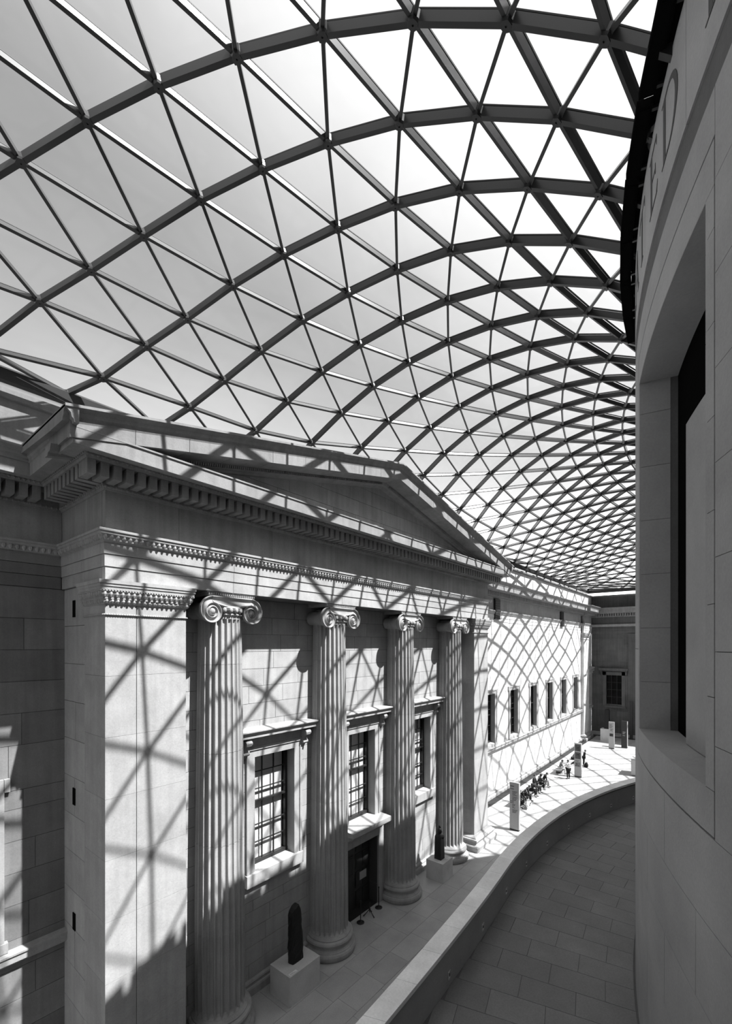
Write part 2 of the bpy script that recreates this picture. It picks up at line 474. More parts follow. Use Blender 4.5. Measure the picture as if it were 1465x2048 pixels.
# ------------------------------------------------------------------ walls
def wall_face(name, label, axis, plane, sgn, u0, u1, z0, z1, holes, thick, m_block, row, length, seed, blocks=None, limit=280):
    b = MB()
    f0 = plane - sgn * .02; f1 = plane - sgn * thick
    lo, hi = min(f0, f1), max(f0, f1)
    for (a, c, zz0, zz1) in cut_rows(u0, u1, z0, z1, holes):
        if axis == 'x': b.box(a, c, lo, hi, zz0, zz1)
        else: b.box(lo, hi, a, c, zz0, zz1)
    w = tag(b.build(name, M['joint']), label, 'wall', kind='structure')
    z0b, z1b, ub0, ub1 = blocks or (z0, z1, u0, u1)
    ashlar(w, m_block, axis, plane, sgn, ub0, ub1, z0b, z1b, holes, row, length, seed=seed, limit=limit)
    return w

WZ0, WZ1 = 4.35, 8.48       # window openings
WIN_P = [(10.93, .945), (16.06, .95), (21.19, .945)]
holes_p = [(c - w_, c + w_, WZ0, WZ1) for c, w_ in WIN_P] + [(14.86, 17.26, 0.0, 3.32)]
wall_portico = wall_face('wall_portico', 'pale ashlar wall behind the columns with three windows and a door', 'x', WP, -1, 6.76, 25.52, 0, Z_SOF, holes_p, .55, M['new'], .62, 1.5, 11,
                         blocks=(.45, Z_SOF, 6.76, 25.52), limit=290)
WIN_F = [29.77, 34.97, 40.17, 45.37, 50.57, 55.77, 60.97, 68.0]
holes_f = [(c - .9, c + .9, WZ0, WZ1) for c in WIN_F]
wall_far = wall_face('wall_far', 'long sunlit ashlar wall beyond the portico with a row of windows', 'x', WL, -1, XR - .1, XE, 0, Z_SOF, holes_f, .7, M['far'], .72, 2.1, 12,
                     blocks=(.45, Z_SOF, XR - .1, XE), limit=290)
holes_l = [(1.15, 2.85, WZ0, WZ1), (-3.75, -1.95, WZ0, WZ1)]
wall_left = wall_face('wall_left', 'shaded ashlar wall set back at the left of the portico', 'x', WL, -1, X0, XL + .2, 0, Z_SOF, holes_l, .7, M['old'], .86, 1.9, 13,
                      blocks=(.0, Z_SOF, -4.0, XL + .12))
EWIN = 12.58
holes_e = [(EWIN - .96, EWIN + .96, 4.4, 8.4)]
wall_end = wall_face('wall_end', 'dark shaded end wall closing the court with a hooded window', 'y', XE, -1, -62, WL, 0, Z_SOF, holes_e, .7, M['darkened'], .75, 1.7, 14,
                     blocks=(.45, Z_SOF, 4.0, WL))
# plain walls out of sight that close the court
b = MB(); b.box(X0 - .6, X0, -62, WL + .7, 0, 19.4)
tag(b.build('wall_back', M['darkened']), 'plain near end wall of the court behind the viewer', 'wall', kind='structure')  # dark grey cuts light bounced onto the near pier
b = MB(); b.box(X0, XE, -62.6, -62, 0, 19.4)
tag(b.build('wall_right', M['darkened']), 'plain far side wall of the court behind the round drum', 'wall', kind='structure')

# side returns of the portico block
for sx, xx, nm in ((-1, XL + .09, 'wall_return_near'), (1, XR - .09, 'wall_return_far')):
    b = MB(); b.box(min(xx, xx - sx * .5), max(xx, xx - sx * .5), 13.64, WL + .3, 0, Z_SOF)
    w = tag(b.build(nm, M['joint']), 'side of the portico block behind the ' + ('near' if sx < 0 else 'far') + ' corner pier', 'wall', kind='structure')
    ashlar(w, M['new'], 'y', xx + sx * .02, sx, 13.62, WL + .02, 0, Z_SOF, [], 1.08, 1.9, seed=21)

# ------------------------------------------------------------------ entablature: architrave, frieze, cornice
PATH_ALL = [(X0, WL), (XL, WL), (XL, YF), (XR, YF), (XR, WL), (63.7, WL), (63.7, 15.05), (66.6, 15.05), (66.6, WL), (XE, WL), (XE, -40)]
PATH_P = [(XL, WL), (XL, YF), (XR, YF), (XR, WL)]
PATH_L = [(X0, WL), (XL, WL)]
PATH_F = [(XR, WL), (63.7, WL), (63.7, 15.05), (66.6, 15.05), (66.6, WL), (XE, WL), (XE, -40)]

b = MB()
b.box(XL + .06, XR - .06, YF + .06, WL + .6, Z_SOF, 17.3)
b.box(X0, XL + .06, WL + .04, WL + .7, Z_SOF, 17.3)
b.box(XR - .06, 63.7, WL + .04, WL + .7, Z_SOF, 17.3)
b.box(63.76, 66.54, 15.09, WL + .7, Z_SOF, 17.3); b.box(66.54, XE + .7, WL + .04, WL + .7, Z_SOF, 17.3)
b.box(XE + .04, XE + .7, -62, WL + .04, Z_SOF, 17.3)
ent = tag(b.build('trim_2', M['joint']), 'stone entablature core above the columns and along the court walls', 'entablature', kind='structure')
# three fascias of the portico front, cut into blocks at the column axes
cuts = [XL - .004, 8.36, 13.49, 18.63, 23.76, XR + .004]
for k, (za, zb) in enumerate(((Z_SOF, 14.50), (14.50, 14.815), (14.815, Z_CROWN0))):
    st = .022 * k
    for q, (xa, xb) in enumerate(zip(cuts[:-1], cuts[1:])):
        e0 = st if q == 0 else 0; e1 = st if q == 4 else 0
        block('fascia_block', M['new'], ent, xa - e0 + .006, xb + e1 - .006, YF - st, YF + .2, za + .011, zb)
    for ya, yb in ((YF + .2, 13.8), (13.8, WL)):
        block('fascia_block', M['new'], ent, XL - .004 - st, XL + .2, ya + .006, yb - .006, za + .011, zb)
        block('fascia_block', M['new'], ent, XR - .2, XR + .004 + st, ya + .006, yb - .006, za + .011, zb)
    for xa, xb in ((-9, -3.9), (-3.9, 1.9), (1.9, XL)):
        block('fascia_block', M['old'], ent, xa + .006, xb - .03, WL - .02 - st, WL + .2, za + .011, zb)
fx = [XL, 6.55, 9.9, 13.1, 16.5, 19.6, 23.0, XR]
for xa, xb in zip(fx[:-1], fx[1:]):
    block('frieze_block', M['frieze'], ent, xa + .005, xb - .005, YF, YF + .2, Z_CROWN1 - .02, Z_FR)
for ya, yb in ((YF + .005, 13.4), (13.4, WL)):
    block('frieze_block', M['frieze'], ent, XL, XL + .2, ya + .2 if ya < 12.4 else ya + .006, yb - .006, Z_CROWN1 - .02, Z_FR)
    block('frieze_block', M['frieze'], ent, XR - .2, XR, ya + .2 if ya < 12.4 else ya + .006, yb - .006, Z_CROWN1 - .02, Z_FR)
for xa, xb in ((-9, -4.2), (-4.2, 1.0), (1.0, 3.1), (3.1, XL)):
    block('frieze_block', M['frieze'], ent, xa + .005, xb - .005, WL, WL + .2, Z_CROWN1 - .02, Z_FR)
# plain fascias and frieze of the far walls
xs_ = [XR, 33, 38.5, 44, 49.5, 55, 60, 63.7]
for xa, xb in zip(xs_[:-1], xs_[1:]):
    for k, (za, zb) in enumerate(((Z_SOF, 14.50), (14.50, 14.815), (14.815, Z_CROWN0))):
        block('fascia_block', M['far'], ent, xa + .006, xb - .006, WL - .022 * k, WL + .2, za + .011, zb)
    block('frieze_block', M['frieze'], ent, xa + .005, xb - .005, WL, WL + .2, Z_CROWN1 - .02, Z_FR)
for xa, xb, yy in ((63.7, 66.6, 15.05), (66.62, XE - .01, WL)):
    for k, (za, zb) in enumerate(((Z_SOF, 14.50), (14.50, 14.815), (14.815, Z_CROWN0))):
        block('fascia_block', M['far'], ent, xa, xb, yy - .022 * k, yy + .2, za + .011, zb)
    block('frieze_block', M['frieze'], ent, xa, xb, yy, yy + .2, Z_CROWN1 - .02, Z_FR)
for ya, yb in ((0, 5), (5, 9.5), (9.5, WL - .05)):
    for k, (za, zb) in enumerate(((Z_SOF, 14.50), (14.50, 14.815), (14.815, Z_CROWN0))):
        block('fascia_block', M['darkened'], ent, XE - .022 * k, XE + .2, ya + .006, yb - .006, za + .011, zb)
    block('frieze_block', M['darkened'], ent, XE, XE + .2, ya + .005, yb - .005, Z_CROWN1 - .02, Z_FR)

# architrave crown moulding (broken where the vent panels stand)
CROWN = [(-.05, 15.06), (.03, 15.07), (.04, 15.12), (.10, 15.16), (.12, 15.26), (.17, 15.30), (.17, 15.36), (.20, 15.37), (.20, 15.43), (-.05, 15.46)]
VENTS = [(35.72, 36.76), (54.30, 55.36)]
crown = MB()
sweep(crown, [(X0, WL), (XL, WL), (XL, YF), (XR, YF), (XR, WL), (VENTS[0][0], WL)], CROWN)
sweep(crown, [(VENTS[0][1], WL), (VENTS[1][0], WL)], CROWN)
sweep(crown, [(VENTS[1][1], WL), (63.7, WL), (63.7, 15.05), (66.6, 15.05), (66.6, WL), (XE, WL), (XE, -40)], CROWN)
trim_crown = tag(crown.build('trim_3', M['trim']), 'carved crown moulding running along the top of the architrave', 'moulding', kind='structure')
b = MB(); egg_row(b, [(-9, WL), (XL, WL), (XL, YF), (XR, YF), (XR, WL)], .115, 15.215, .15, .055, .13)
b.build('egg_carving', M['trim'], trim_crown, kind='stuff')

# cornice
BED = [(-.05, 16.42), (.03, 16.43), (.05, 16.47), (.09, 16.49), (.10, 16.53), (.10, 16.88), (.40, 16.89), (.64, 16.89), (.66, 16.93), (.70, 16.98), (.72, 17.02), (-.05, 17.02)]
CORONA = [(-.05, 16.99), (.70, 16.99), (.98, 16.985), (1.00, 16.96), (1.05, 16.96), (1.05, 17.30), (1.08, 17.31), (1.08, 17.35), (-.05, 17.40)]
CYMA = [(-.05, 17.34), (1.07, 17.34), (1.08, 17.40), (1.12, 17.44), (1.14, 17.53), (1.21, 17.59), (1.25, 17.61), (1.25, 17.66), (-.05, 17.70)]
cor = MB()
sweep(cor, PATH_ALL, BED); sweep(cor, PATH_ALL, CORONA)
CYMA_S = [(.98, 17.34)] + CYMA[1:-1] + [(.98, 17.69)]
sweep(cor, [(X0, WL), (XL, WL), (XL, YF - 1.22)], CYMA_S)
sweep(cor, [(XR, YF - 1.22), (XR, WL), (63.7, WL), (63.7, 15.05), (66.6, 15.05), (66.6, WL), (XE, WL), (XE, -40)], CYMA_S)
cornice = tag(cor.build('trim_4', M['cornice']), 'deep projecting stone cornice with dentils round the portico and walls', 'cornice', kind='structure')
b = MB(); egg_row(b, [(-9, WL), (XL, WL), (XL, YF), (XR, YF), (XR, WL)], .075, 16.50, .13, .04, .08)
egg_row(b, [(-9, WL), (XL, WL), (XL, YF), (XR, YF), (XR, WL)], .685, 16.955, .11, .04, .07)
b.build('bead_carving', M['cornice'], cornice, kind='stuff')
def dentil(a, c, nrm_, t, parent=None, mb=None):
    pass
DW, DP = .185, .293
b = MB(); b.box(-DW / 2, DW / 2, -.61, -.06, 16.545, 16.885)
den_me = b.mesh('dentil', M['cornice'])
den_far = MB()
nd = 0
def put_dentils(path, lo, hi, single):
    global nd
    for a, c in zip(path[:-1], path[1:]):
        a = Vector(a); c = Vector(c); t = (c - a); ln = t.length; t.normalize(); n_ = Vector((t.y, -t.x))
        k = int(round((ln - lo - hi) / DP))
        for q in range(k + 1):
            s_ = lo + (ln - lo - hi) * q / max(1, k)
            p = a + t * s_
            if single and nd < 290:
                o = bpy.data.objects.new('dentil', den_me); C.objects.link(o); o.parent = cornice
                o.location = (p.x, p.y, 0); o.rotation_euler = (0, 0, math.atan2(t.y, t.x)); nd += 1
            else:
                ang = math.atan2(t.y, t.x); ca, sa = math.cos(ang), math.sin(ang)
                vs_ = []
                for x_ in (-DW / 2, DW / 2):
                    for y_ in (-.61, -.06):
                        for z_ in (16.545, 16.885):
                            vs_.append((p.x + ca * x_ - sa * y_, p.y + sa * x_ + ca * y_, z_))
                den_far.add(vs_, [(0, 1, 3, 2), (4, 6, 7, 5), (0, 4, 5, 1), (2, 3, 7, 6), (0, 2, 6, 4), (1, 5, 7, 3)])
put_dentils([(XL, YF), (XR, YF)], -.52, -.52, True)
put_dentils([(XL, WL), (XL, YF)], .70, .10, True)
put_dentils([(-5.0, WL), (XL, WL)], .1, .78, True)
put_dentils([(XE, WL), (XE, 4.0)], .8, .1, True)
put_dentils([(XR, YF), (XR, WL)], .1, .7, False)
put_dentils([(XR, WL), (63.7, WL)], .7, .1, False)
put_dentils([(63.7, 15.05), (66.6, 15.05)], -.4, -.4, False)
den_far.build('small_dentil_row', M['cornice'], cornice, kind='stuff')

# attic parapet above the long walls
b = MB()
b.box(X0, XE, WL + .02, WL + .45, 17.4, 19.27); b.box(XE + .02, XE + .45, -62, WL + .4, 17.4, 19.27)
attic = tag(b.build('trim_5', M['joint']), 'plain attic parapet with projecting coping on top of the court walls', 'parapet', kind='structure')
xs_ = [-14, -9, -4.4, 1.2, 6, 12, 17, 22, 28, 33, 38, 43, 48, 53, 58, 63, XE - .01]
for xa, xb in zip(xs_[:-1], xs_[1:]):
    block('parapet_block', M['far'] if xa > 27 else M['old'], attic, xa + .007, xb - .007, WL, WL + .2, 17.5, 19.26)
for ya, yb in ((0, 5), (5, 10.3), (10.3, 14.4), (14.4, WL - .01)):
    block('parapet_block', M['darkened'], attic, XE, XE + .2, ya + .007, yb - .007, 17.5, 19.26)
b = MB(); sweep(b, [(X0, WL), (XE, WL), (XE, -62)], [(-.5, 19.25), (.10, 19.25), (.12, 19.30), (.20, 19.34), (.20, 19.46), (-.5, 19.50)])
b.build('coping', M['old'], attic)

# the terrace block the viewer stands on, below and behind the camera
b = MB(); pl = []
for k in range(49):
    t = PI / 2 + PI * k / 48
    pl.append((0.6 + 26.0 * math.cos(t), -22.0 + 22.8 * math.sin(t)))
b.prism([(x_, y_, 0.0) for x_, y_ in pl], (0, 0, 10.9))
tag(b.build('wall_terrace', M['darkened']), 'curved terrace block behind and below the viewer, outside the picture', 'wall', kind='structure')  # dark grey keeps its sunlit top from lighting the pier side

# ------------------------------------------------------------------ pediment
SLOPE = (20.37 - Z_CYM) / (XC - 3.35)
ped = empty('pediment', (XC, 12.0, 17.4), 'low triangular stone pediment on top of the columned portico front', 'pediment')
def raking(prof, name, m, mb_only=None):
    """profile (d outward, w up) swept up both slopes of the gable, mitred at the ridge"""
    mb = mb_only or MB()
    for sgn in (-1, 1):
        rows = []
        for xx in (XC + sgn * (XC - 3.35), XC):
            rise = SLOPE * (XC - 3.35 - abs(xx - XC))
            rows.append([(xx, YF - d, w + rise) for d, w in prof])
        mb.grid(rows, close_v=True)
        k = len(prof); mb.add(rows[0], [tuple(range(k))])
    if mb_only is None: return mb.build(name, m, ped)
raking([(1.06, 17.37), (1.08, 17.42), (1.12, 17.46), (1.14, 17.54), (1.21, 17.60), (1.25, 17.62), (1.25, 17.68), (-3.6, 17.72), (-3.6, 17.55), (0.2, 17.37)], 'gutter_moulding', M['cornice'])
# raking corona cut in stones
for sgn in (-1, 1):
    n = 9
    for q in range(n):
        xa = XC + sgn * ((XC - 3.48) * q / n + .006); xb = XC + sgn * ((XC - 3.48) * (q + 1) / n - .006)
        mb = MB(); rows = []
        for xx in (xa, xb):
            rise = SLOPE * (XC - 3.35 - abs(xx - XC))
            rows.append([(xx, YF - d, w + rise) for d, w in ((-.3, 17.06), (.95, 17.05), (.97, 17.02), (1.075, 17.02), (1.075, 17.33), (1.09, 17.37), (-.3, 17.40))])
        mb.grid(rows, close_v=True); k = 7
        mb.add(rows[0], [tuple(range(k))]); mb.add(rows[1], [tuple(range(k - 1, -1, -1))])
        mb.build('raking_corona_stone', M['cornice'], ped)
raking([(-.1, 16.86), (.06, 16.86), (.10, 16.92), (.22, 16.94), (.26, 17.0), (.30, 17.08), (-.1, 17.08)], 'raking_bed_moulding', M['cornice'])
bead = MB()
for sgn in (-1, 1):
    for q in range(150):
        xx = XC + sgn * (.3 + q * .075)
        if abs(xx - XC) > 11.2: continue
        rise = SLOPE * (XC - 3.35 - abs(xx - XC))
        zc = 17.0 + rise
        bead.box(xx - .022, xx + .022, YF - .31, YF - .23, zc - .05, zc + .03)
bead.build('bead_carving', M['cornice'], ped, kind='stuff')
# tympanum of ashlar
ty = MB()
def tz(x): return 17.05 + SLOPE * (XC - 3.35 - abs(x - XC))
ty.prism([(XL + .2, YF + .10, 17.3), (XR - .2, YF + .10, 17.3), (XC, YF + .10, tz(XC))], (0, .4, 0))
ty.build('tympanum_backing', M['joint'], ped)
rz = random.Random(5)
for r_ in range(5):
    za = 17.40 + r_ * .62; zb = za + .62
    half = (tz(XC) - za) / SLOPE
    x = XC - half + (0.7 if r_ % 2 else 0)
    x = XC - half
    first = True
    while x < XC + half - .2:
        x1 = min(x + 1.7 * rz.uniform(.8, 1.2) * (.6 if first and r_ % 2 else 1), XC + half); first = False
        poly = []
        def top(xx): return min(zb - .006, tz(xx))
        a = x + .006; c = x1 - .006
        pts = [(a, za + .006), (c, za + .006), (c, max(za + .006, top(c)))]
        for kx in (XC - (tz(XC) - zb) / SLOPE, XC + (tz(XC) - zb) / SLOPE, XC):
            pass
        mids = sorted([kx for kx in ([XC - (tz(XC) - zb) / SLOPE, XC + (tz(XC) - zb) / SLOPE] if zb < tz(XC) else [XC]) if a < kx < c], reverse=True)
        pts += [(kx, top(kx)) for kx in mids]
        pts += [(a, max(za + .006, top(a)))]
        cl = []
        for q in pts:
            if not cl or (abs(q[0] - cl[-1][0]) + abs(q[1] - cl[-1][1])) > 1e-3: cl.append(q)
        if len(cl) >= 3:
            mb = MB(); mb.prism([(q[0], YF + .07 - rz.uniform(0, .004), q[1]) for q in cl], (0, .06, 0))
            mb.build('tympanum_stone', M['frieze'], ped)
        x = x1

# ------------------------------------------------------------------ Ionic columns
def make_column(name, label):
    root = empty(name, (0, 0, 0), label, 'column', 'fluted columns of the portico')
    base = MB()
    prof = [(1.06, 0), (1.10, .04), (1.12, .12), (1.12, .20), (1.09, .27), (1.03, .30), (1.02, .33), (.99, .345), (.945, .40), (.935, .46), (.96, .50), (.975, .505), (.975, .53), (1.0, .55), (1.015, .61), (.995, .67), (.95, .70), (.90, .71), (.90, .75), (.86, .78), (.5, .79)]
    base.lathe(prof, 56)
    base.build('base', M['trim'], root, smooth=False)
    # fluted shaft in drums
    NF, PF = 24, 8
    def rad(z): 
        t = (z - .75) / (13.42 - .75)
        return .805 - .125 * t ** 1.5
    def ring(z, depth, extra=0.0):
        r = rad(z) + extra; out = []
        for k in range(NF * PF):
            ph = (k % PF) / PF
            if ph < .18: dpt = 0
            else:
                u = (ph - .18) / .82
                dpt = depth * math.sqrt(max(0, 1 - (2 * u - 1) ** 2))
            a = 2 * PI * k / (NF * PF)
            rr = r - dpt
            out.append((rr * math.cos(a), rr * math.sin(a), z))
        return out
    cutz = [.78, 3.4, 6.2, 9.1, 11.9, 13.43]
    for q, (za, zb) in enumerate(zip(cutz[:-1], cutz[1:])):
        mb = MB(); rows = []
        zz = [za + .004 + (zb - za - .008) * k / 5 for k in range(6)]
        rows.append(ring(zz[0], .085 if q else 0, -.004 if q else .06))
        if q == 0:
            rows += [ring(.84, 0, .02), ring(.88, .0, .002), ring(.93, .05), ring(1.0, .085)]
            zz = [1.0] + [1.0 + (zb - 1.0) * k / 5 for k in range(1, 6)]
        for z in zz[(1 if q == 0 else 0):]:
            if q == 4 and z > 13.18: break
            rows.append(ring(z, .085))
        if q == 4: rows += [ring(13.22, .08), ring(13.30, .045), ring(13.34, 0), ring(13.43, 0)]
        mb.grid(rows, close_v=True)
        mb.build('shaft_drum', M['new'], root)
    # capital: echinus, cushions, volutes, band, abacus
    cap = MB()
    cap.lathe([(.66, 13.41), (.70, 13.43), (.72, 13.47), (.70, 13.51), (.69, 13.53), (.76, 13.60), (.79, 13.68), (.77, 13.74), (.55, 13.76), (.55, 13.95), (.1, 13.96)], 48)
    capo = cap.build('capital', M['trim'], root)
    eg = MB()
    for k in range(24):
        a = 2 * PI * (k + .5) / 24
        eg.sphere((.755 * math.cos(a), .755 * math.sin(a), 13.615), (.07, .07, .10), 8, 5)
    for k in range(60):
        a = 2 * PI * k / 60
        eg.sphere((.725 * math.cos(a), .725 * math.sin(a), 13.47), .028, 5, 4)
    eg.build('egg_carving', M['trim'], capo, smooth=True, kind='stuff')
    EYE = .715; ZE = 13.555
    def rv(t):      # radius of the spiral: t in turns, 0 at the top of the outer turn
        return .475 * (.555 ** t)
    for sx in (-1, 1):
        mb = MB()
        # spiral channel on the front face
        n = 120; turns = 2.6; rows = []
        for i in range(n + 1):
            t = turns * i / n
            a = PI / 2 + (2 * PI * t) * (1)      # outer side first
            ro = rv(t); ri = rv(t + 1) if t + 1 < turns + .6 else rv(t + 1)
            row = []
            for s_, hh in ((0, .0), (.02, .075), (.10, .075), (.14, .045), (.35, .012), (.6, .012), (.85, .04), (.97, .07), (1.0, .07)):
                r = ro + (ri - ro) * s_
                x = sx * (-1) * -math.cos(a) * 1
                row.append((sx * EYE + sx * (-math.cos(a)) * r, -.675 - hh, ZE + math.sin(a) * r))
            rows.append(row)
        mb.grid(rows)
        mb.sphere((sx * EYE, -.70, ZE), (.10, .07, .10), 12, 6)
        mb.build('volute', M['trim'], capo, smooth=False)
        # cushion behind the volute
        cu = MB(); rows = []
        for yy, sc_ in ((-.68, 1.0), (-.62, .98), (-.52, .80), (-.2, .66), (0.1, .62), (.3, .66)):
            row = []
            for k in range(40):
                a = 2 * PI * k / 40
                # outline follows the outer turn
                aa = (a - PI / 2) % (2 * PI) / (2 * PI)
                r = rv(aa) * sc_ if sx > 0 else rv(aa) * sc_
                row.append((sx * EYE - sx * math.cos(a) * r, yy, ZE + math.sin(a) * r))
            rows.append(row)
        cu.grid(rows, close_v=True)
        cu.add(rows[0], [tuple(range(40))])
        cu.build('cushion', M['trim'], capo, smooth=False)
    # sagging band between the volutes
    mb = MB(); rows = []
    for k in range(25):
        x = -EYE + 2 * EYE * k / 24
        u = 1 - (x / EYE) ** 2
        ztop = ZE + .475; zb = ZE + .265 - .13 * u
        rows.append([(x, -.55, zb - .01), (x, -.73, zb - .01), (x, -.755, zb + .02), (x, -.74, zb + .045), (x, -.70, zb + .06), (x, -.685, (zb + ztop) / 2), (x, -.70, ztop - .09), (x, -.73, ztop - .06), (x, -.755, ztop - .03), (x, -.74, ztop), (x, -.45, ztop)])
    mb.grid(rows)
    mb.build('volute_band', M['trim'], capo)
    ab = MB(); ab.box(-.86, .86, -.69, .36, 14.03, 14.06); ab.box(-.90, .90, -.73, .36, 14.125, 14.145)
    for k in range(22):
        x = -.86 + 1.72 * (k + .5) / 22
        ab.box(x - .027, x + .027, -.715, -.64, 14.06, 14.125)
    ab.box(-.85, .85, -.66, .36, 14.06, 14.13)
    ab.build('abacus', M['trim'], capo)
    return root
COLX = [8.36, 13.49, 18.63, 23.76]
COLL = ['tall fluted stone column with scrolled capital, nearest to the viewer beside the near corner pier',
        'tall fluted stone column with scrolled capital, just left of the dark double door',
        'tall fluted stone column with scrolled capital, just right of the dark double door',
        'tall fluted stone column with scrolled capital, farthest one beside the far corner pier']
col0 = make_column('fluted_column', COLL[0])
for k, x in enumerate(COLX):
    o = col0 if k == 0 else copy_tree(col0)
    o.location = (x, 13.0, 0)
    o['label'] = COLL[k]

# ------------------------------------------------------------------ corner piers of the portico
PCAP = [(-.05, 13.54), (.02, 13.55), (.05, 13.60), (.07, 13.66), (.09, 13.68), (.09, 13.72), (.13, 13.80), (.15, 13.86), (.17, 13.87), (.17, 13.97), (.19, 13.99), (.19, 14.05), (.21, 14.06), (.21, 14.15), (-.05, 14.152)]
PBASE = [(-.05, 0), (.42, 0), (.42, .16), (.44, .20), (.44, .30), (.40, .36), (.30, .38), (.26, .44), (.27, .52), (.30, .54), (.32, .60), (.30, .68), (.22, .70), (.20, .76), (.05, .86), (-.05, .88)]
def pier(name, label, x0, x1, yb_l, yb_r, joint, yf=YF, m=M['new'], ztop=13.56, scale_path=None):
    root = empty(name, ((x0 + x1) / 2, yf + .3, 0), label, 'pilaster')
    core = MB(); core.box(x0 + .02, x1 - .02, yf + .02, min(yb_l, yb_r), 0, Z_SOF); core.build('core', M['joint'], root)
    zs_ = [.80]
    while zs_[-1] < ztop - 1.2: zs_.append(zs_[-1] + 1.56)
    zs_.append(ztop)
    for za, zb in zip(zs_[:-1], zs_[1:]):
        xs = [x0, joint, x1] if joint else [x0, x1]
        for xa, xb in zip(xs[:-1], xs[1:]):
            block('pier_block', m, root, xa + (.009 if xa > x0 else 0), xb - (.009 if xb < x1 else 0), yf, yf + .25, za + .003, zb - .003)
        block('pier_block', m, root, x0, x0 + .2, yf + .25, yb_l, za + .003, zb - .003)
        block('pier_block', m, root, x1 - .2, x1, yf + .25, yb_r, za + .003, zb - .003)
    path = [(x0, yb_l), (x0, yf), (x1, yf), (x1, yb_r)]
    cp = MB(); sweep(cp, path, PCAP); sweep(cp, path, [(-.05, 13.25), (.02, 13.26), (.04, 13.285), (.02, 13.31), (-.05, 13.32)])
    capo = cp.build('pier_capital', M['trim'], root)
    eg = MB()
    egg_row(eg, path, .05, 13.62, .13, .05, .10); egg_row(eg, path, .125, 13.79, .14, .05, .13); egg_row(eg, path, .02, 13.285, .06, .03, .05)
    egg_row(eg, path, .16, 13.90, .07, .03, .04)
    eg.build('egg_carving', M['trim'], capo, kind='stuff')
    bs = MB(); sweep(bs, path, PBASE); bs.build('pier_base', M['trim'], root)
    return root
pier('corner_pier', 'broad plain stone pier at the near left corner of the portico', XL, 6.76, 13.62, WP, 5.37)
pier('corner_pier', 'broad plain stone pier at the far right corner of the portico', 25.52, XR, WP, 13.62, None)
pier('corner_pier', 'distant slim stone pier near the end wall corner of the court', 63.7, 66.5, WL - .03, WL - .03, None, yf=15.05, m=M['far'])
# small dark vent slots in the near side return
for k, (zc, lb) in enumerate(((13.55, 'highest'), (8.18, 'middle'), (4.6, 'lowest'))):
    b = MB(); b.box(XL + .045, XL + .10, 14.50, 14.68, zc - .24, zc + .24)
    o = b.build('vent_slot', M['void'])
    tag(o, 'small dark vent slot in the near pier side, %s of three' % lb, 'vent', 'vent slots in the portico side')
for k, (xa, xb) in enumerate(VENTS):
    root = empty('ventilation_grille', ((xa + xb) / 2, WL, 14.7), ('dark rectangular vent panel high on the long wall, close to the portico' if k == 0 else 'dark rectangular vent panel high on the long wall, farther from the portico'), 'vent')
    b = MB(); b.box(xa, xb, WL - .16, WL, 14.70, 16.40); b.build('panel', M['dark'], root)
    b = MB()
    for q in range(8): b.box(xa + .06, xb - .06, WL - .18, WL - .15, 14.78 + q * .2, 14.86 + q * .2)
    b.build('louvre', M['darkstrip'], root, kind='stuff')

# wall base mouldings and string courses
def base_run(mb, path): sweep(mb, path, [(-.05, 0), (.30, 0), (.30, .20), (.27, .24), (.20, .25), (.16, .30), (.20, .36), (.18, .42), (.06, .47), (-.05, .48)])
b = MB()
for a, c in ((6.76 + .4, 7.6), (9.15, 12.7), (14.3, 14.46), (17.66, 17.85), (19.4, 22.97), (24.5, 25.1)):
    sweep(b, [(a, WP), (c, WP)], [(-.05, 0), (.13, 0), (.13, .26), (.11, .31), (.07, .33), (.06, .40), (.09, .44), (.07, .50), (.02, .55), (-.05, .56)])
base_run(b, [(XR + .1, WL), (63.3, WL)]); base_run(b, [(66.9, WL), (XE, WL), (XE, 2)])
base_run(b, [(X0, WL), (XL, WL)])
tag(b.build('baseboard_court', M['trim']), 'moulded stone base running along the foot of the court walls', 'base moulding', kind='structure')
b = MB()
STR = [(-.05, 3.76), (.16, 3.78), (.18, 3.82), (.22, 3.84), (.22, 4.02), (.26, 4.04), (.26, 4.09), (-.05, 4.13)]
sweep(b, [(XR, WL), (63.7, WL)], STR); sweep(b, [(X0, WL), (XL + .1, WL)], STR); sweep(b, [(66.5, WL), (XE, WL)], STR)
tag(b.build('trim_6', M['trim']), 'projecting string course under the windows of the long wall', 'string course', kind='structure')

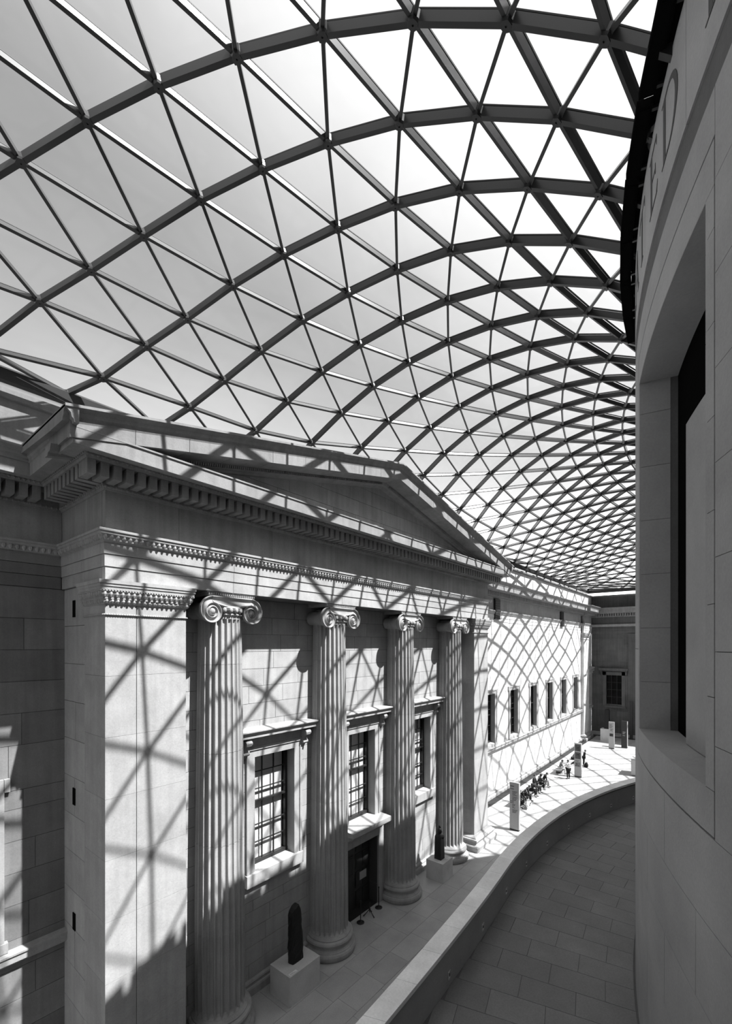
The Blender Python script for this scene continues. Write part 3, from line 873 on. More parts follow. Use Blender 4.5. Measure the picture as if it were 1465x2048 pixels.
# ------------------------------------------------------------------ windows
def frame_box(mb, c, w, z0, z1, fw, y0, y1, top=None):
    """stone surround round an opening on an x-running wall"""
    top = fw if top is None else top
    mb.box(c - w - fw, c - w, y0, y1, z0, z1 + top); mb.box(c + w, c + w + fw, y0, y1, z0, z1 + top)
    mb.box(c - w, c + w, y0, y1, z1, z1 + top)
wn = [0]
def make_window(c, w, wall_y, label, hood=False, blind=False, sill=None, deep=.40, bars=True):
    """c centre, w half width; facing -y"""
    wn[0] += 1
    root = empty('window_%d' % wn[0], (c, wall_y, WZ0), label, 'window', kind='structure')
    m = M['new'] if hood else M['trim']
    fr = MB()
    frame_box(fr, c, w, WZ0, WZ1, .36, wall_y - .06, wall_y + .02)
    frame_box(fr, c, w + .26, WZ0, WZ1 + .26, .11, wall_y - .10, wall_y + .02)
    if not hood:
        fr.box(c - w - .50, c - w - .36, wall_y - .10, wall_y + .02, WZ1 + .02, WZ1 + .37); fr.box(c + w + .36, c + w + .50, wall_y - .10, wall_y + .02, WZ1 + .02, WZ1 + .37)
    fr.build('surround', m, root)
    rv_ = MB()
    for sx in (-1, 1): rv_.box(c + sx * w - (.04 if sx < 0 else .006), c + sx * w + (.04 if sx > 0 else .006), wall_y - .05, wall_y + deep + .12, WZ0, WZ1)
    rv_.box(c - w, c + w, wall_y - .05, wall_y + deep + .12, WZ1 - .006, WZ1 + .05)
    rv_.build('reveal', m, root)
    if sill: 
        s0, s1, za, zb, pj = sill
        sl = MB(); sl.prism([(s0, wall_y + deep, zb + .06), (s0, wall_y - pj, zb), (s0, wall_y - pj, za), (s0, wall_y + deep, za)], (s1 - s0, 0, 0))
        sl.build('sill', m, root)
    gy = wall_y + deep
    # sash
    sf = MB()
    sf.box(c - w, c - w + .12, gy - .04, gy + .10, WZ0, WZ1); sf.box(c + w - .12, c + w, gy - .04, gy + .10, WZ0, WZ1)
    sf.box(c - w, c + w, gy - .04, gy + .10, WZ1 - .08, WZ1); sf.box(c - w, c + w, gy - .06, gy + .10, WZ0, WZ0 + .17)
    sf.box(c - w, c + w, gy - .05, gy + .05, (WZ0 + WZ1) / 2 + .25, (WZ0 + WZ1) / 2 + .32)
    sash = sf.build('sash_frame', M['sash'], root)
    if bars:
        gb = MB()
        xs = [c - w + .12 + (2 * w - .24) * k / 3 for k in (1, 2)]
        for x in xs: gb.box(x - .018, x + .018, gy - .02, gy + .03, WZ0 + .17, WZ1 - .08)
        for k in (1, 2, 4, 5):
            z = WZ0 + .17 + (WZ1 - WZ0 - .25) * k / 6 + (.04 if k > 2 else 0)
            gb.box(c - w + .12, c + w - .12, gy - .02, gy + .03, z - .016, z + .016)
        gb.build('glazing_bar', M['sash'], sash)
        px = [c - w + .12] + xs + [c + w - .12]
        for xa, xb in zip(px[:-1], px[1:]):
            for k in range(6):
                za = WZ0 + .17 + (WZ1 - WZ0 - .25) * k / 6; zb = WZ0 + .17 + (WZ1 - WZ0 - .25) * (k + 1) / 6
                p = bpy.data.objects.new('pane', unit_cube(M['pane'])); C.objects.link(p); p.parent = sash
                p.location = ((xa + xb) / 2, gy + .04, (za + zb) / 2); p.scale = (xb - xa, .008, zb - za)
    else:
        g = MB(); g.box(c - w + .1, c + w - .1, gy + .04, gy + .05, WZ0 + .1, WZ1 - .05); g.build('pane', M['pane'], sash)
    bx = MB(); bx.box(c - w - .3, c + w + .3, gy + .75, gy + .8, WZ0 - .3, WZ1 + .3)
    for sx in (-1, 1): bx.box(c + sx * (w + .28) - .02, c + sx * (w + .28) + .02, gy + .1, gy + .8, WZ0 - .3, WZ1 + .3)
    bx.box(c - w - .3, c + w + .3, gy + .1, gy + .8, WZ0 - .32, WZ0 - .28); bx.box(c - w - .3, c + w + .3, gy + .1, gy + .8, WZ1 + .28, WZ1 + .32)
    bx.build('dark_room', M['void'], root)
    if blind:
        bl = MB(); rows = []
        for k in range(15):
            z = WZ0 + .12 + (WZ1 - WZ0 - .18) * k / 14
            rows.append([(c - w + .10, gy + .14, z), (c + w - .14, gy + .14, z), (c + w - .14, gy + .15, z), (c - w + .10, gy + .15, z)])
        bl.grid(rows, close_v=True)
        bl.build('blind', M['blind'], root)
    if hood:
        hd = MB()
        HP = [(-.05, 9.10), (.05, 9.11), (.07, 9.17), (.16, 9.19), (.17, 9.24), (.40, 9.25), (.40, 9.36), (.44, 9.38), (.47, 9.44), (.49, 9.46), (.49, 9.50), (-.05, 9.58)]
        sweep(hd, [(c - w - .45, wall_y), (c - w - .45, wall_y - .001), (c + w + .45, wall_y - .001), (c + w + .45, wall_y)], HP)
        hd.build('hood', M['trim'], root)
        fz = MB(); fz.box(c - w - .36, c + w + .36, wall_y - .05, wall_y + .02, WZ1 + .37, 9.12); fz.build('hood_frieze', m, root)
        for sx in (-1, 1):
            cn = MB(); xc_ = c + sx * (w + .46)
            prof = [(0, 9.16), (.36, 9.16), (.40, 9.08), (.37, 8.98), (.29, 8.94), (.24, 8.98), (.20, 8.88), (.17, 8.80), (.21, 8.74), (.22, 8.66), (.16, 8.60), (.09, 8.61), (.05, 8.52), (0, 8.44)]
            cn.prism([(xc_ - .10, wall_y - d, z) for d, z in prof], (.20, 0, 0))
            for d, z, r in ((.30, 9.06, .10), (.15, 8.68, .075)):
                for k in (-1, 1):
                    cn.tube([(xc_ + k * .10, wall_y - d, z), (xc_ + k * .125, wall_y - d, z)], r, 12)
            cn.build('console', M['trim'], root)
    return root
make_window(10.93, .945, WP, 'tall sash window with stone hood and blind, left of the door', True, True, (9.58, 12.26, 3.90, 4.33, .16))
make_window(16.06, .95, WP, 'tall sash window with stone hood and blind, above the door', True, True, (14.66, 17.46, 4.10, 4.32, .70))
make_window(21.19, .945, WP, 'tall sash window with stone hood and blind, right of the door', True, True, (19.84, 22.52, 3.90, 4.33, .16))
FW = ['hidden behind the portico corner', 'first from the portico', 'second from the portico', 'third from the portico', 'fourth from the portico', 'fifth from the portico', 'sixth from the portico', 'past the distant slim pier']
for k, c in enumerate(WIN_F):
    make_window(c, .9, WL, 'dark recessed window with plain stone surround in the long wall, ' + FW[k], k == 7, False, (c - 1.3, c + 1.3, 4.13, 4.35, .10), deep=.34, bars=(k < 3))
for k, c in enumerate((2.0, -2.85)):
    make_window(c, .85, WL, ('window with moulded eared surround in the shaded left wall beside the pier' if k == 0 else 'second window of the left wall, outside the picture edge'), False, False, (c - 1.3, c + 1.3, 4.13, 4.40, .12), deep=.34)
# end wall window (faces -x)
root = empty('window_%d' % (wn[0] + 1), (XE, EWIN, 4.4), 'large dark window with hood and consoles in the end wall', 'window', kind='structure')
b = MB()
for sy in (-1, 1): b.box(XE - .10, XE + .02, EWIN + sy * 1.16 - .20, EWIN + sy * 1.16 + .20, 4.2, 8.85)
b.box(XE - .10, XE + .02, EWIN - 1.36, EWIN + 1.36, 8.4, 8.85); b.build('surround', M['darkened'], root)
b = MB(); b.box(XE - .5, XE + .02, EWIN - 1.75, EWIN + 1.75, 9.12, 9.36); b.box(XE - .42, XE + .02, EWIN - 1.65, EWIN + 1.65, 9.0, 9.12); b.build('hood', M['darkened'], root)
for sy in (-1, 1):
    b = MB(); yc_ = EWIN + sy * 1.5
    b.prism([(XE - d, yc_ - .1, z) for d, z in ((0, 9.0), (.34, 9.0), (.36, 8.9), (.2, 8.78), (.2, 8.6), (.05, 8.42), (0, 8.4))], (0, .2, 0)); b.build('console', M['darkened'], root)
b = MB(); b.box(XE - .18, XE + .3, EWIN - 1.45, EWIN + 1.45, 3.92, 4.2); b.build('sill', M['darkened'], root)
b = MB(); b.box(XE + .25, XE + .3, EWIN - .96, EWIN + .96, 4.4, 8.4); b.build('pane', M['pane_dim'], root)
b = MB(); b.box(XE + .5, XE + .55, EWIN - 1.2, EWIN + 1.2, 4.0, 8.6); b.build('dark_room', M['void'], root)
b = MB()
for q in (-1, 1): b.box(XE + .2, XE + .27, EWIN + q * .33 - .02, EWIN + q * .33 + .02, 4.4, 8.4)
for q in (1, 2, 3): b.box(XE + .2, XE + .27, EWIN - .96, EWIN + .96, 4.4 + q - .02, 4.4 + q + .02)
b.build('glazing_bar', M['sash'], root)
b = MB(); b.box(XE - .12, XE + .02, 4.0, 10.85, 0.45, 13.2); b.box(XE - .18, XE + .02, 4.0, 10.9, 13.2, 14.1)
tag(b.build('trim_7', M['darkened']), 'slightly projecting pier of the end wall beside the drum', 'pilaster', kind='structure')

# ------------------------------------------------------------------ door under the middle window
root = empty('door_1', (16.06, WP, 0), 'dark panelled double door in a stone frame under the middle window', 'door', kind='structure')
b = MB(); frame_box(b, 16.06, 1.20, 0.0, 3.32, .40, WP - .09, WP + .02, .36); b.build('door_surround', M['new'], root)
b = MB()
for k in (-1, 1):
    for q in (-1, 1): pass
b.prism([(14.75, WP - .55, 4.08), (14.75, WP - .62, 4.02), (14.75, WP - .30, 3.86), (14.75, WP - .20, 3.70), (14.75, WP + .02, 3.68), (14.75, WP + .02, 4.10)], (2.62, 0, 0)); b.build('door_hood_moulding', M['trim'], root)
for sx in (-1, 1):
    b = MB(); xx = 16.06 + sx * 1.2
    b.box(min(xx, xx - sx * .03), max(xx, xx - sx * .03), WP, WP + .5, .95, 3.32); b.box(min(xx, xx - sx * .03), max(xx, xx - sx * .03), WP, WP + .5, 0.0, .90)
    b.build('jamb_panel', M['panel'], root)
b = MB(); b.box(14.86, 17.26, WP + .0, WP + .5, 3.29, 3.32); b.build('door_soffit', M['panel'], root)
for sx in (-1, 1):
    b = MB(); xa, xb = sorted((16.06 + sx * .01, 16.06 + sx * 1.17)); b.box(xa, xb, WP + .46, WP + .54, .02, 3.29)
    leaf = b.build('door_leaf', M['door'], root)
    for za, zb in ((.15, .85), (1.0, 1.75), (1.9, 2.6), (2.72, 3.15)):
        for q in (0, 1):
            pa = xa + .08 + q * .53; p = MB(); p.box(pa, pa + .46, WP + .435, WP + .465, za, zb); p.box(pa + .07, pa + .39, WP + .42, WP + .44, za + .07, zb - .07)
            p.build('door_panel', M['door'], leaf)
    p = MB(); p.tube([(16.06 + sx * .08, WP + .40, 1.15), (16.06 + sx * .08, WP + .40, 1.45)], .018, 8); p.tube([(16.06 + sx * .08, WP + .40, 1.2), (16.06 + sx * .08, WP + .46, 1.2)], .012, 6); p.build('door_handle', M['steel'], leaf)
b = MB(); b.box(14.9, 17.22, WP - .01, WP + .5, 0.0, .022); b.build('threshold', M['darkstrip'], root)
b = MB(); b.box(16.42, 16.92, WP + .405, WP + .42, 1.28, 1.66)
tag(b.build('door_notice', M['sign']), 'pale rectangular paper notice on the right leaf of the dark door', 'notice')

# ------------------------------------------------------------------ round drum on the right
def pol(r, a, z):
    t = math.radians(a); return (CX + r * math.cos(t), CY + r * math.sin(t), z)
def arc_block(mb, r0, r1, a0, a1, z0, z1, n=None):
    n = n or max(1, int(abs(a1 - a0) / 1.1 + .5))
    rows = []
    for k in range(n + 1):
        a = a0 + (a1 - a0) * k / n
        rows.append([pol(r1, a, z0), pol(r1, a, z1), pol(r0, a, z1), pol(r0, a, z0)])
    mb.grid(rows, close_v=True)
    mb.add(rows[0], [(0, 1, 2, 3)]); mb.add(rows[-1], [(3, 2, 1, 0)])
WA0, WA1, WB0, WB1 = 102.63, 112.53, 10.77, 17.95     # window in the drum
FA0, FA1, FB0, FB1 = 102.12, 113.12, 10.20, 18.52     # groove round it
DA0, DA1 = 52.0, 176.0
b = MB()
RI = RD - .03
arc_block(b, RD - 1.0, RI, DA0, WA0, 0, 21.2, 60); arc_block(b, RD - 1.0, RI, WA1, DA1, 0, 21.2, 70)
arc_block(b, RD - 1.0, RI, WA0, WA1, 0, WB0, 14); arc_block(b, RD - 1.0, RI, WA0, WA1, WB1, 21.2, 14)
arc_block(b, RD - 1.2, RD - .3, 176, 412, 0, 21.2, 90)
drum = tag(b.build('wall_drum', M['joint'], smooth=False), 'smooth curved stone wall of the round drum filling the right edge', 'wall', kind='structure')
G = .0095 / RD * 57.3      # half joint in degrees
GZ = .0045
def panel(a0, a1, z0, z1, mat=M['drum'], r1=RD, nm='stone_panel', r0=RD - .12):
    mb = MB(); arc_block(mb, r0, r1, a0 + G * .6, a1 - G * .6, z0 + GZ, z1 - GZ, max(2, int((a1 - a0) / .8)))
    return mb.build(nm, mat, drum)
PITCH = 1.1125
za = 10.20
lev = [10.20 + PITCH * k for k in range(-5, 9)]
for z0, z1 in zip(lev[:-1], lev[1:]):
    off = (round(z0 / PITCH) % 2) * 3.2
    # right of the frame (towards the viewer) and beyond it
    if z0 >= 10.19 and z1 < 19.2:
        ztop = z1
        panel(FA1, 119.5, z0, z1); panel(119.5, 127, z0, z1); panel(127, 134, z0, z1); panel(134, 142, z0, z1)
        for q in range(3): panel(FA0 - 6.4 * (q + 1), FA0 - 6.4 * q, z0, z1)
    else:
        a = 83.0 + off
        while a < 142:
            panel(a, a + 6.4, z0, z1); a += 6.4
# inside the groove frame
def fr_g(a0, a1, z0, z1):
    return panel(a0, a1, z0, z1)
zz = [10.77 + PITCH * k for k in range(7)] + [WB1]
g2 = .022; ga = .022 / RD * 57.3
panel(FA0 + ga, FA1 - ga, FB0 + g2, WB0)
for z0, z1 in zip(zz[:-1], zz[1:]):
    panel(WA1, FA1 - ga, z0, z1); panel(FA0 + ga, WA0, z0, z1)
panel(FA0 + ga, FA1 - ga, WB1, FB1 - g2)
panel(FA0, FA1, FB1, 19.1)
# recessed strip and lettered frieze
for k in range(10):
    panel(83 + k * 6.2, 83 + (k + 1) * 6.2, 19.1, 19.6, r1=RD - .10, r0=RD - .2)
for k in range(10):
    panel(80 + k * 6.2, 80 + (k + 1) * 6.2, 19.6, 21.40)
# window reveal, dark pane and stone infill
b = MB()
RB = 23.33
def rad_quad(mb, a, r0, r1, z0, z1, t=.04, sgn=1):
    p = math.radians(a); tx, ty = -math.sin(p) * sgn * t, math.cos(p) * sgn * t
    q = [pol(r0, a, z0), pol(r1, a, z0), pol(r1, a, z1), pol(r0, a, z1)]
    mb.prism(q, (tx, ty, 0))
jz = [10.77 + PITCH * k for k in range(7)] + [WB1]
wdr = empty('window_%d' % (wn[0] + 2), pol(RD, 107.5, 10.77), 'tall deep window opening in the curved drum wall with dark slot', 'window', kind='structure')
for z0, z1 in zip([WB0] + [16.2 + .0 - PITCH * k for k in range(4, -1, -1)] + [17.3], [16.2 - PITCH * k for k in range(4, -1, -1)] + [17.3, WB1]):
    mb = MB(); rad_quad(mb, WA0 + .02, RB, RD - .001, z0 + .004, z1 - .004, .05, -1); mb.build('reveal_stone', M['drum'], wdr)
    mb = MB(); rad_quad(mb, WA1 - .02, RB, RD - .001, z0 + .004, z1 - .004, .05, 1); mb.build('reveal_stone', M['drum'], wdr)
mb = MB(); arc_block(mb, RB - .4, RD - .002, WA0, WA1, WB1 - .008, WB1 + .04, 12); mb.build('window_head', M['drum'], wdr)
mb = MB(); arc_block(mb, RB - .4, RD - .002, WA0, WA1, WB0 - .04, WB0 + .008, 12); mb.build('window_sill', M['drum'], wdr)
mb = MB(); arc_block(mb, RB - .12, RB, 106.06, WA1, WB0 + .02, 16.36, 10); mb.build('infill_panel', M['drum'], wdr)
mb = MB(); arc_block(mb, RB - .30, RB - .13, WA0 - .3, WA1 + .3, WB0, WB1, 12); mb.build('dark_pane', M['void'], wdr)
mb = MB(); rad_quad(mb, 106.02, RB - .12, RB - .01, WB0 + .02, 16.36, .03, -1); mb.build('frame_edge', M['dark'], wdr)

# lettering on the frieze: DEDICATED TO (serif capitals, stroke polygons in a unit box)
def bar(x0, x1, y0, y1): return [(x0, y0), (x1, y0), (x1, y1), (x0, y1)]
def serif(xc, y, w=.2): return [(xc - w / 2, y), (xc + w / 2, y), (xc + w / 2, y + .022), (xc - w / 2, y + .022)]
def arcpoly(cx_, cy_, rx0, ry0, rx1, ry1, a0, a1, n=14):
    out = []
    for k in range(n):
        t0 = math.radians(a0 + (a1 - a0) * k / n); t1 = math.radians(a0 + (a1 - a0) * (k + 1) / n)
        out.append([(cx_ + rx0 * math.cos(t0), cy_ + ry0 * math.sin(t0)), (cx_ + rx1 * math.cos(t0), cy_ + ry1 * math.sin(t0)), (cx_ + rx1 * math.cos(t1), cy_ + ry1 * math.sin(t1)), (cx_ + rx0 * math.cos(t1), cy_ + ry0 * math.sin(t1))])
    return out
GL = {
 'D': (.78, [bar(.08, .19, 0, 1), serif(.13, 0, .26), serif(.13, .978, .26), bar(.19, .32, 0, .045), bar(.19, .32, .955, 1)] + arcpoly(.30, .5, .36, .455, .47, .5, -90, 90)),
 'E': (.62, [bar(.08, .19, 0, 1), serif(.13, 0, .26), serif(.13, .978, .26), bar(.19, .56, 0, .045), bar(.19, .53, .955, 1), bar(.19, .45, .49, .53), [(.50, .045), (.56, .045), (.60, .18)], [(.48, .955), (.53, .955), (.53, .82)], [(.43, .42), (.45, .42), (.45, .60), (.43, .60)]]),
 'I': (.28, [bar(.09, .20, 0, 1), serif(.145, 0, .26), serif(.145, .978, .26)]),
 'C': (.76, arcpoly(.44, .5, .31, .44, .42, .5, 50, 310, 22) + [bar(.68, .72, .70, .92), bar(.68, .71, .10, .24)]),
 'A': (.82, [[(.08, 0), (.12, 0), (.43, .98), (.39, 1.0)], [(.36, 1.0), (.46, 1.0), (.78, 0), (.66, 0)], bar(.22, .60, .34, .38), serif(.10, 0, .2), serif(.72, 0, .26)]),
 'T': (.70, [bar(.30, .41, 0, 1), serif(.355, 0, .28), bar(.02, .69, .955, 1), [(.02, .955), (.07, .955), (.02, .80)], [(.64, .955), (.69, .955), (.69, .80)]]),
 'O': (.86, arcpoly(.43, .5, .30, .455, .42, .5, 0, 360, 28)),
 ' ': (.45, []),
}
LH = 1.0; LZ = 20.08
starts = [('D', 91.2), ('E', 93.3), ('D', 95.2), ('I', 97.2), ('C', 98.2), ('A', 100.4), ('T', 103.0), ('E', 106.1), ('D', 108.3), ('T', 112.0), ('O', 114.2)]
for ch, a0 in starts:
    w_, polys = GL[ch]
    mb = MB()
    for poly in polys:
        q = [pol(RD + .002, a0 + (x * LH * 1.05) / RD * 57.2958, LZ + y * LH) for x, y in poly]
        qo = [pol(RD + .008, a0 + (x * LH * 1.05) / RD * 57.2958, LZ + y * LH) for x, y in poly]
        k = len(q); mb.add(q + qo, [tuple(range(k)), tuple(range(k, 2 * k))] + [(i, (i + 1) % k, k + (i + 1) % k, k + i) for i in range(k)])
    mb.build('carved_letter', M['letter'], drum)  # flat dark shapes painting the shade inside incised letters

# black housings round the top of the drum
for k in range(-4, 12):
    a1 = 107.92 + 3.2143 * (k - 3 + 4) - 3.2143
    a0 = a1 - 3.2143 + .30
    if a0 < 82 or a1 > 135: continue
    root = empty('roof_housing', pol(24.05, (a0 + a1) / 2, 21.40), 'x', 'housing', 'black housings along the drum top')
    mb = MB(); arc_block(mb, 23.96, 24.195, a0, a1, 21.40, 21.53, 1); mb.build('cover', M['box'], root)
    mb = MB(); arc_block(mb, 24.0, 24.15, a0 + .12, a1 - .12, 21.385, 21.40, 1); mb.build('soffit_panel', M['box'], root)
    for aa in (a0 + .25, a1 - .25):
        mb = MB(); arc_block(mb, RD - .02, 23.97, aa - .06, aa + .06, 21.40, 21.45, 1)
        mb.build('bracket', M['steel'], root)
    root['label'] = 'black curved housing on brackets at the top of the drum wall, '
    root['_a'] = (a0 + a1) / 2
hs = sorted([o for o in C.objects if o.name.startswith('roof_housing')], key=lambda o: -o['_a'])
ORD = ['first', 'second', 'third', 'fourth', 'fifth', 'sixth', 'seventh', 'eighth', 'ninth', 'tenth', 'eleventh', 'twelfth', 'thirteenth', 'fourteenth', 'fifteenth', 'sixteenth', 'seventeenth', 'eighteenth', 'nineteenth', 'twentieth']
vis = [o for o in hs if o['_a'] < 112.5]
for k, o in enumerate(vis): o['label'] = 'black curved housing along the drum top, %s from the top picture edge' % ORD[k]
for k, o in enumerate([o for o in hs if o['_a'] >= 112.5]): o['label'] = 'black curved housing at the drum top above the frame, %s beyond it' % ORD[k]
for o in hs: del o['_a']

b = MB(); arc_block(b, RD - .3, 23.955, 70, 140, 21.46, 21.56, 60)
tag(b.build('trim_8', M['box']), 'dark capping strip on the rim of the drum behind the housings', 'capping', kind='structure')
# dome of the drum (seen by the sun only as a real roof)
b = MB(); b.lathe([(23.7, 21.2), (22.6, 21.3), (21.6, 22.2), (20.4, 25.0), (17.5, 28.0), (13.0, 30.4), (7.0, 32.0), (0.1, 32.6)], 72, (CX, CY, 0))
tag(b.build('ceiling_dome', M['steel'], smooth=False), 'lead dome over the drum, above and outside the view', 'dome', kind='structure')

# ------------------------------------------------------------------ landing between drum and parapet
def grow(a): return .0055 * max(0.0, a - 96) ** 2
def rin(a): return 27.25 + grow(a)
LA0, LA1 = 56.0, 124.0
b = MB(); rows = []
for k in range(69):
    a = LA0 + k
    rows.append([pol(RD - .4, a, Z_LAND - .35), pol(rin(a) + .1, a, Z_LAND - .35), pol(rin(a) + .1, a, Z_LAND - .014), pol(RD - .4, a, Z_LAND - .014)])
b.grid(rows, close_v=True); b.add(rows[0], [(0, 1, 2, 3)]); b.add(rows[-1], [(3, 2, 1, 0)])
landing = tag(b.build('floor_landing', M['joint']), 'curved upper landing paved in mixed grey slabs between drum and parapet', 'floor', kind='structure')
rnd = random.Random(9)
a = 60.0; k = 0; dA = 1.62
g = .005
while a < 121:
    r = RD + .04; r_end = rin(a + dA / 2) + .04
    first = True
    while r < r_end - .01:
        ln = 1.16 if not (first and k % 2) else .58
        first = False
        r1 = min(r + ln, r_end)
        if r_end - r1 < .25: r1 = r_end
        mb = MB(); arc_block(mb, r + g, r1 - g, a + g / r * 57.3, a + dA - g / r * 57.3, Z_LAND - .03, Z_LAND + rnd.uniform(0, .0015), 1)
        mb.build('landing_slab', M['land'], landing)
        r = r1
    a += dA; k += 1

# curved parapet wall of the landing
b = MB(); rows = []
for k in range(125):
    a = LA0 + k * (124.0 - LA0) / 124
    ri = rin(a) ; ro = ri + .40
    rows.append([pol(ri + .05, a, Z_LAND - .02), pol(ri + .05, a, 5.56), pol(ri + .12, a, 5.57), pol(ri + .12, a, 5.66), pol(ro - .03, a, 5.66), pol(ro - .03, a, 0), pol(ro - .4, a, 0), pol(ro - .4, a, Z_LAND - .3)])
b.grid(rows, close_v=True); b.add(rows[0], [tuple(range(8))]); b.add(rows[-1], [tuple(range(7, -1, -1))])
parapet = tag(b.build('wall_parapet', M['drum'], smooth=False), 'long curved stone parapet wall sweeping round the landing', 'parapet', kind='structure')
a = 58.0
while a < 122:
    mb = MB(); n = 3; rows = []
    da = 2.16
    for k in range(n + 1):
        aa = a + .008 + (da - .016) * k / n
        ri = rin(aa)
        rows.append([pol(ri - .02, aa, 5.655), pol(ri - .02, aa, 5.75), pol(ri + .42, aa, 5.75), pol(ri + .42, aa, 5.655)])
    mb.grid(rows, close_v=True); mb.add(rows[0], [(0, 1, 2, 3)]); mb.add(rows[-1], [(3, 2, 1, 0)])
    mb.build('coping_slab', M['cope'], parapet)
    a += da
LPOS = [65.35, 69.58, 73.78, 78.0, 82.25, 86.75, 91.2, 95.6, 100.0, 104.4, 108.8]
for k, a in enumerate(LPOS):
    ri = rin(a) + .05
    root = empty('step_light', pol(ri, a, 4.96), 'small square recessed light low in the parapet wall, %s from the near end' % ORD[len(LPOS) - 1 - k], 'light', 'recessed lights of the parapet')
    w = .085 / 27.3 * 57.3
    mb = MB()
    for (a0, a1, z0, z1) in ((a - w, a + w, 5.035, 5.05), (a - w, a + w, 4.87, 4.885), (a - w, a - w * .85, 4.885, 5.035), (a + w * .85, a + w, 4.885, 5.035)):
        arc_block(mb, ri - .012, ri + .01, a0, a1, z0, z1, 1)
    mb.build('bezel', M['plinth'], root)
    mb = MB(); arc_block(mb, ri - .004, ri + .006, a - w * .85, a + w * .85, 4.885, 5.035, 1); mb.build('lens', M['lampglass'], root)
    mb = MB(); arc_block(mb, ri - .010, ri + .0, a - w * .4, a + w * .35, 4.93, 4.99, 1); mb.build('shield', M['dark'], root)

# ------------------------------------------------------------------ glass roof
def zs(X, Y):
    P = RP
    bb = P['YE'] - CY; dd = P['dd']; cc = 47.4; aa = P['RR']
    r = np.hypot(X, Y)
    psi = (1 - X / bb) * (1 + X / bb) * (1 - Y / dd) * (1 + Y / cc)
    den = (1 - aa * X / r / bb) * (1 + aa * X / r / bb) * (1 - aa * Y / r / dd) * (1 + aa * Y / r / cc)
    eta = psi / den
    c2 = (X / r) ** 2
    K = (P['KX'] + P['Kp'] * psi) * c2 + P['KY'] * (1 - c2) + P['q1'] * Y / r * c2 + P['q2'] * Y / r * (1 - c2) + P['q3'] * c2 * (1 - c2)
    return (P['zin'] - P['zed']) * eta + P['zed'] + K * (r / aa - 1) * psi * (1 + P['q4'] * (r / aa - 1))
def roof_z(x, y):
    Y = min(max(x - CX, -47.39), RP['dd'] - .01); X = min(y - CY, RP['YE'] - CY - .002)
    return float(max(zs(np.array(X), np.array(Y)), RP['zed'] - .3))
def roof_n(x, y):
    e = .05
    n = Vector((-(roof_z(x + e, y) - roof_z(x - e, y)) / (2 * e), -(roof_z(x, y + e) - roof_z(x, y - e)) / (2 * e), 1.0))
    return n.normalized()
def shift(i, l):
    w = np.exp(-((i - RBF[:, 0]) / 2.8) ** 2 - ((l - RBF[:, 1]) / 4.4) ** 2)
    return w @ RBF[:, 2:]
def roof_line(i, N=80):
    P = RP
    ph = math.radians(i * 3.2143)
    u = np.array([math.cos(ph), math.sin(ph)]); P0 = P['RR'] * u
    nl, hl = (17, P['dd']) if i >= 0 else (16, 47.4)
    f = abs(i) / nl; sg = (i > 0) - (i < 0)
    Ye = sg * hl * f * (1 + P['e'] * (f * f - 1)); bb = P['YE'] - CY
    P3 = np.array([bb, Ye]); nrm = np.array([-1., 0.])
    if abs(i) > nl:
        P3 = np.array([bb * (1 - (abs(i) - nl) / (28. - nl)), sg * hl]); nrm = np.array([0., -sg])
    w = max(0, 1 - abs(abs(i) - nl) / 2.)
    if w > 0:
        nrm = (1 - .5 * w) * nrm + .5 * w * (np.array([0., -sg]) if abs(i) <= nl else np.array([-1., 0]))
        nrm = nrm / np.linalg.norm(nrm)
    D = np.linalg.norm(P3 - P0); P1 = P0 + u * D * P['al']; P2 = P3 + nrm * D * P['be']
    t = np.linspace(0, 1, N)[:, None]
    Q = (1 - t) ** 3 * P0 + 3 * t * (1 - t) ** 2 * P1 + 3 * t * t * (1 - t) * P2 + t ** 3 * P3
    Z = zs(Q[:, 0], Q[:, 1])
    q = np.stack([Q[:, 1] + CX, Q[:, 0] + CY, Z], 1)
    s = np.concatenate([[0], np.cumsum(np.linalg.norm(np.diff(q, axis=0), axis=1))])
    return q, s
def at_s(q, s, v): return np.array([np.interp(v, s, q[:, k]) for k in range(3)])
LINES = []
XEDGE0, XEDGE1, YEDGE = CX - 47.4, CX + RP['dd'], RP['YE']
R_IN = 22.7
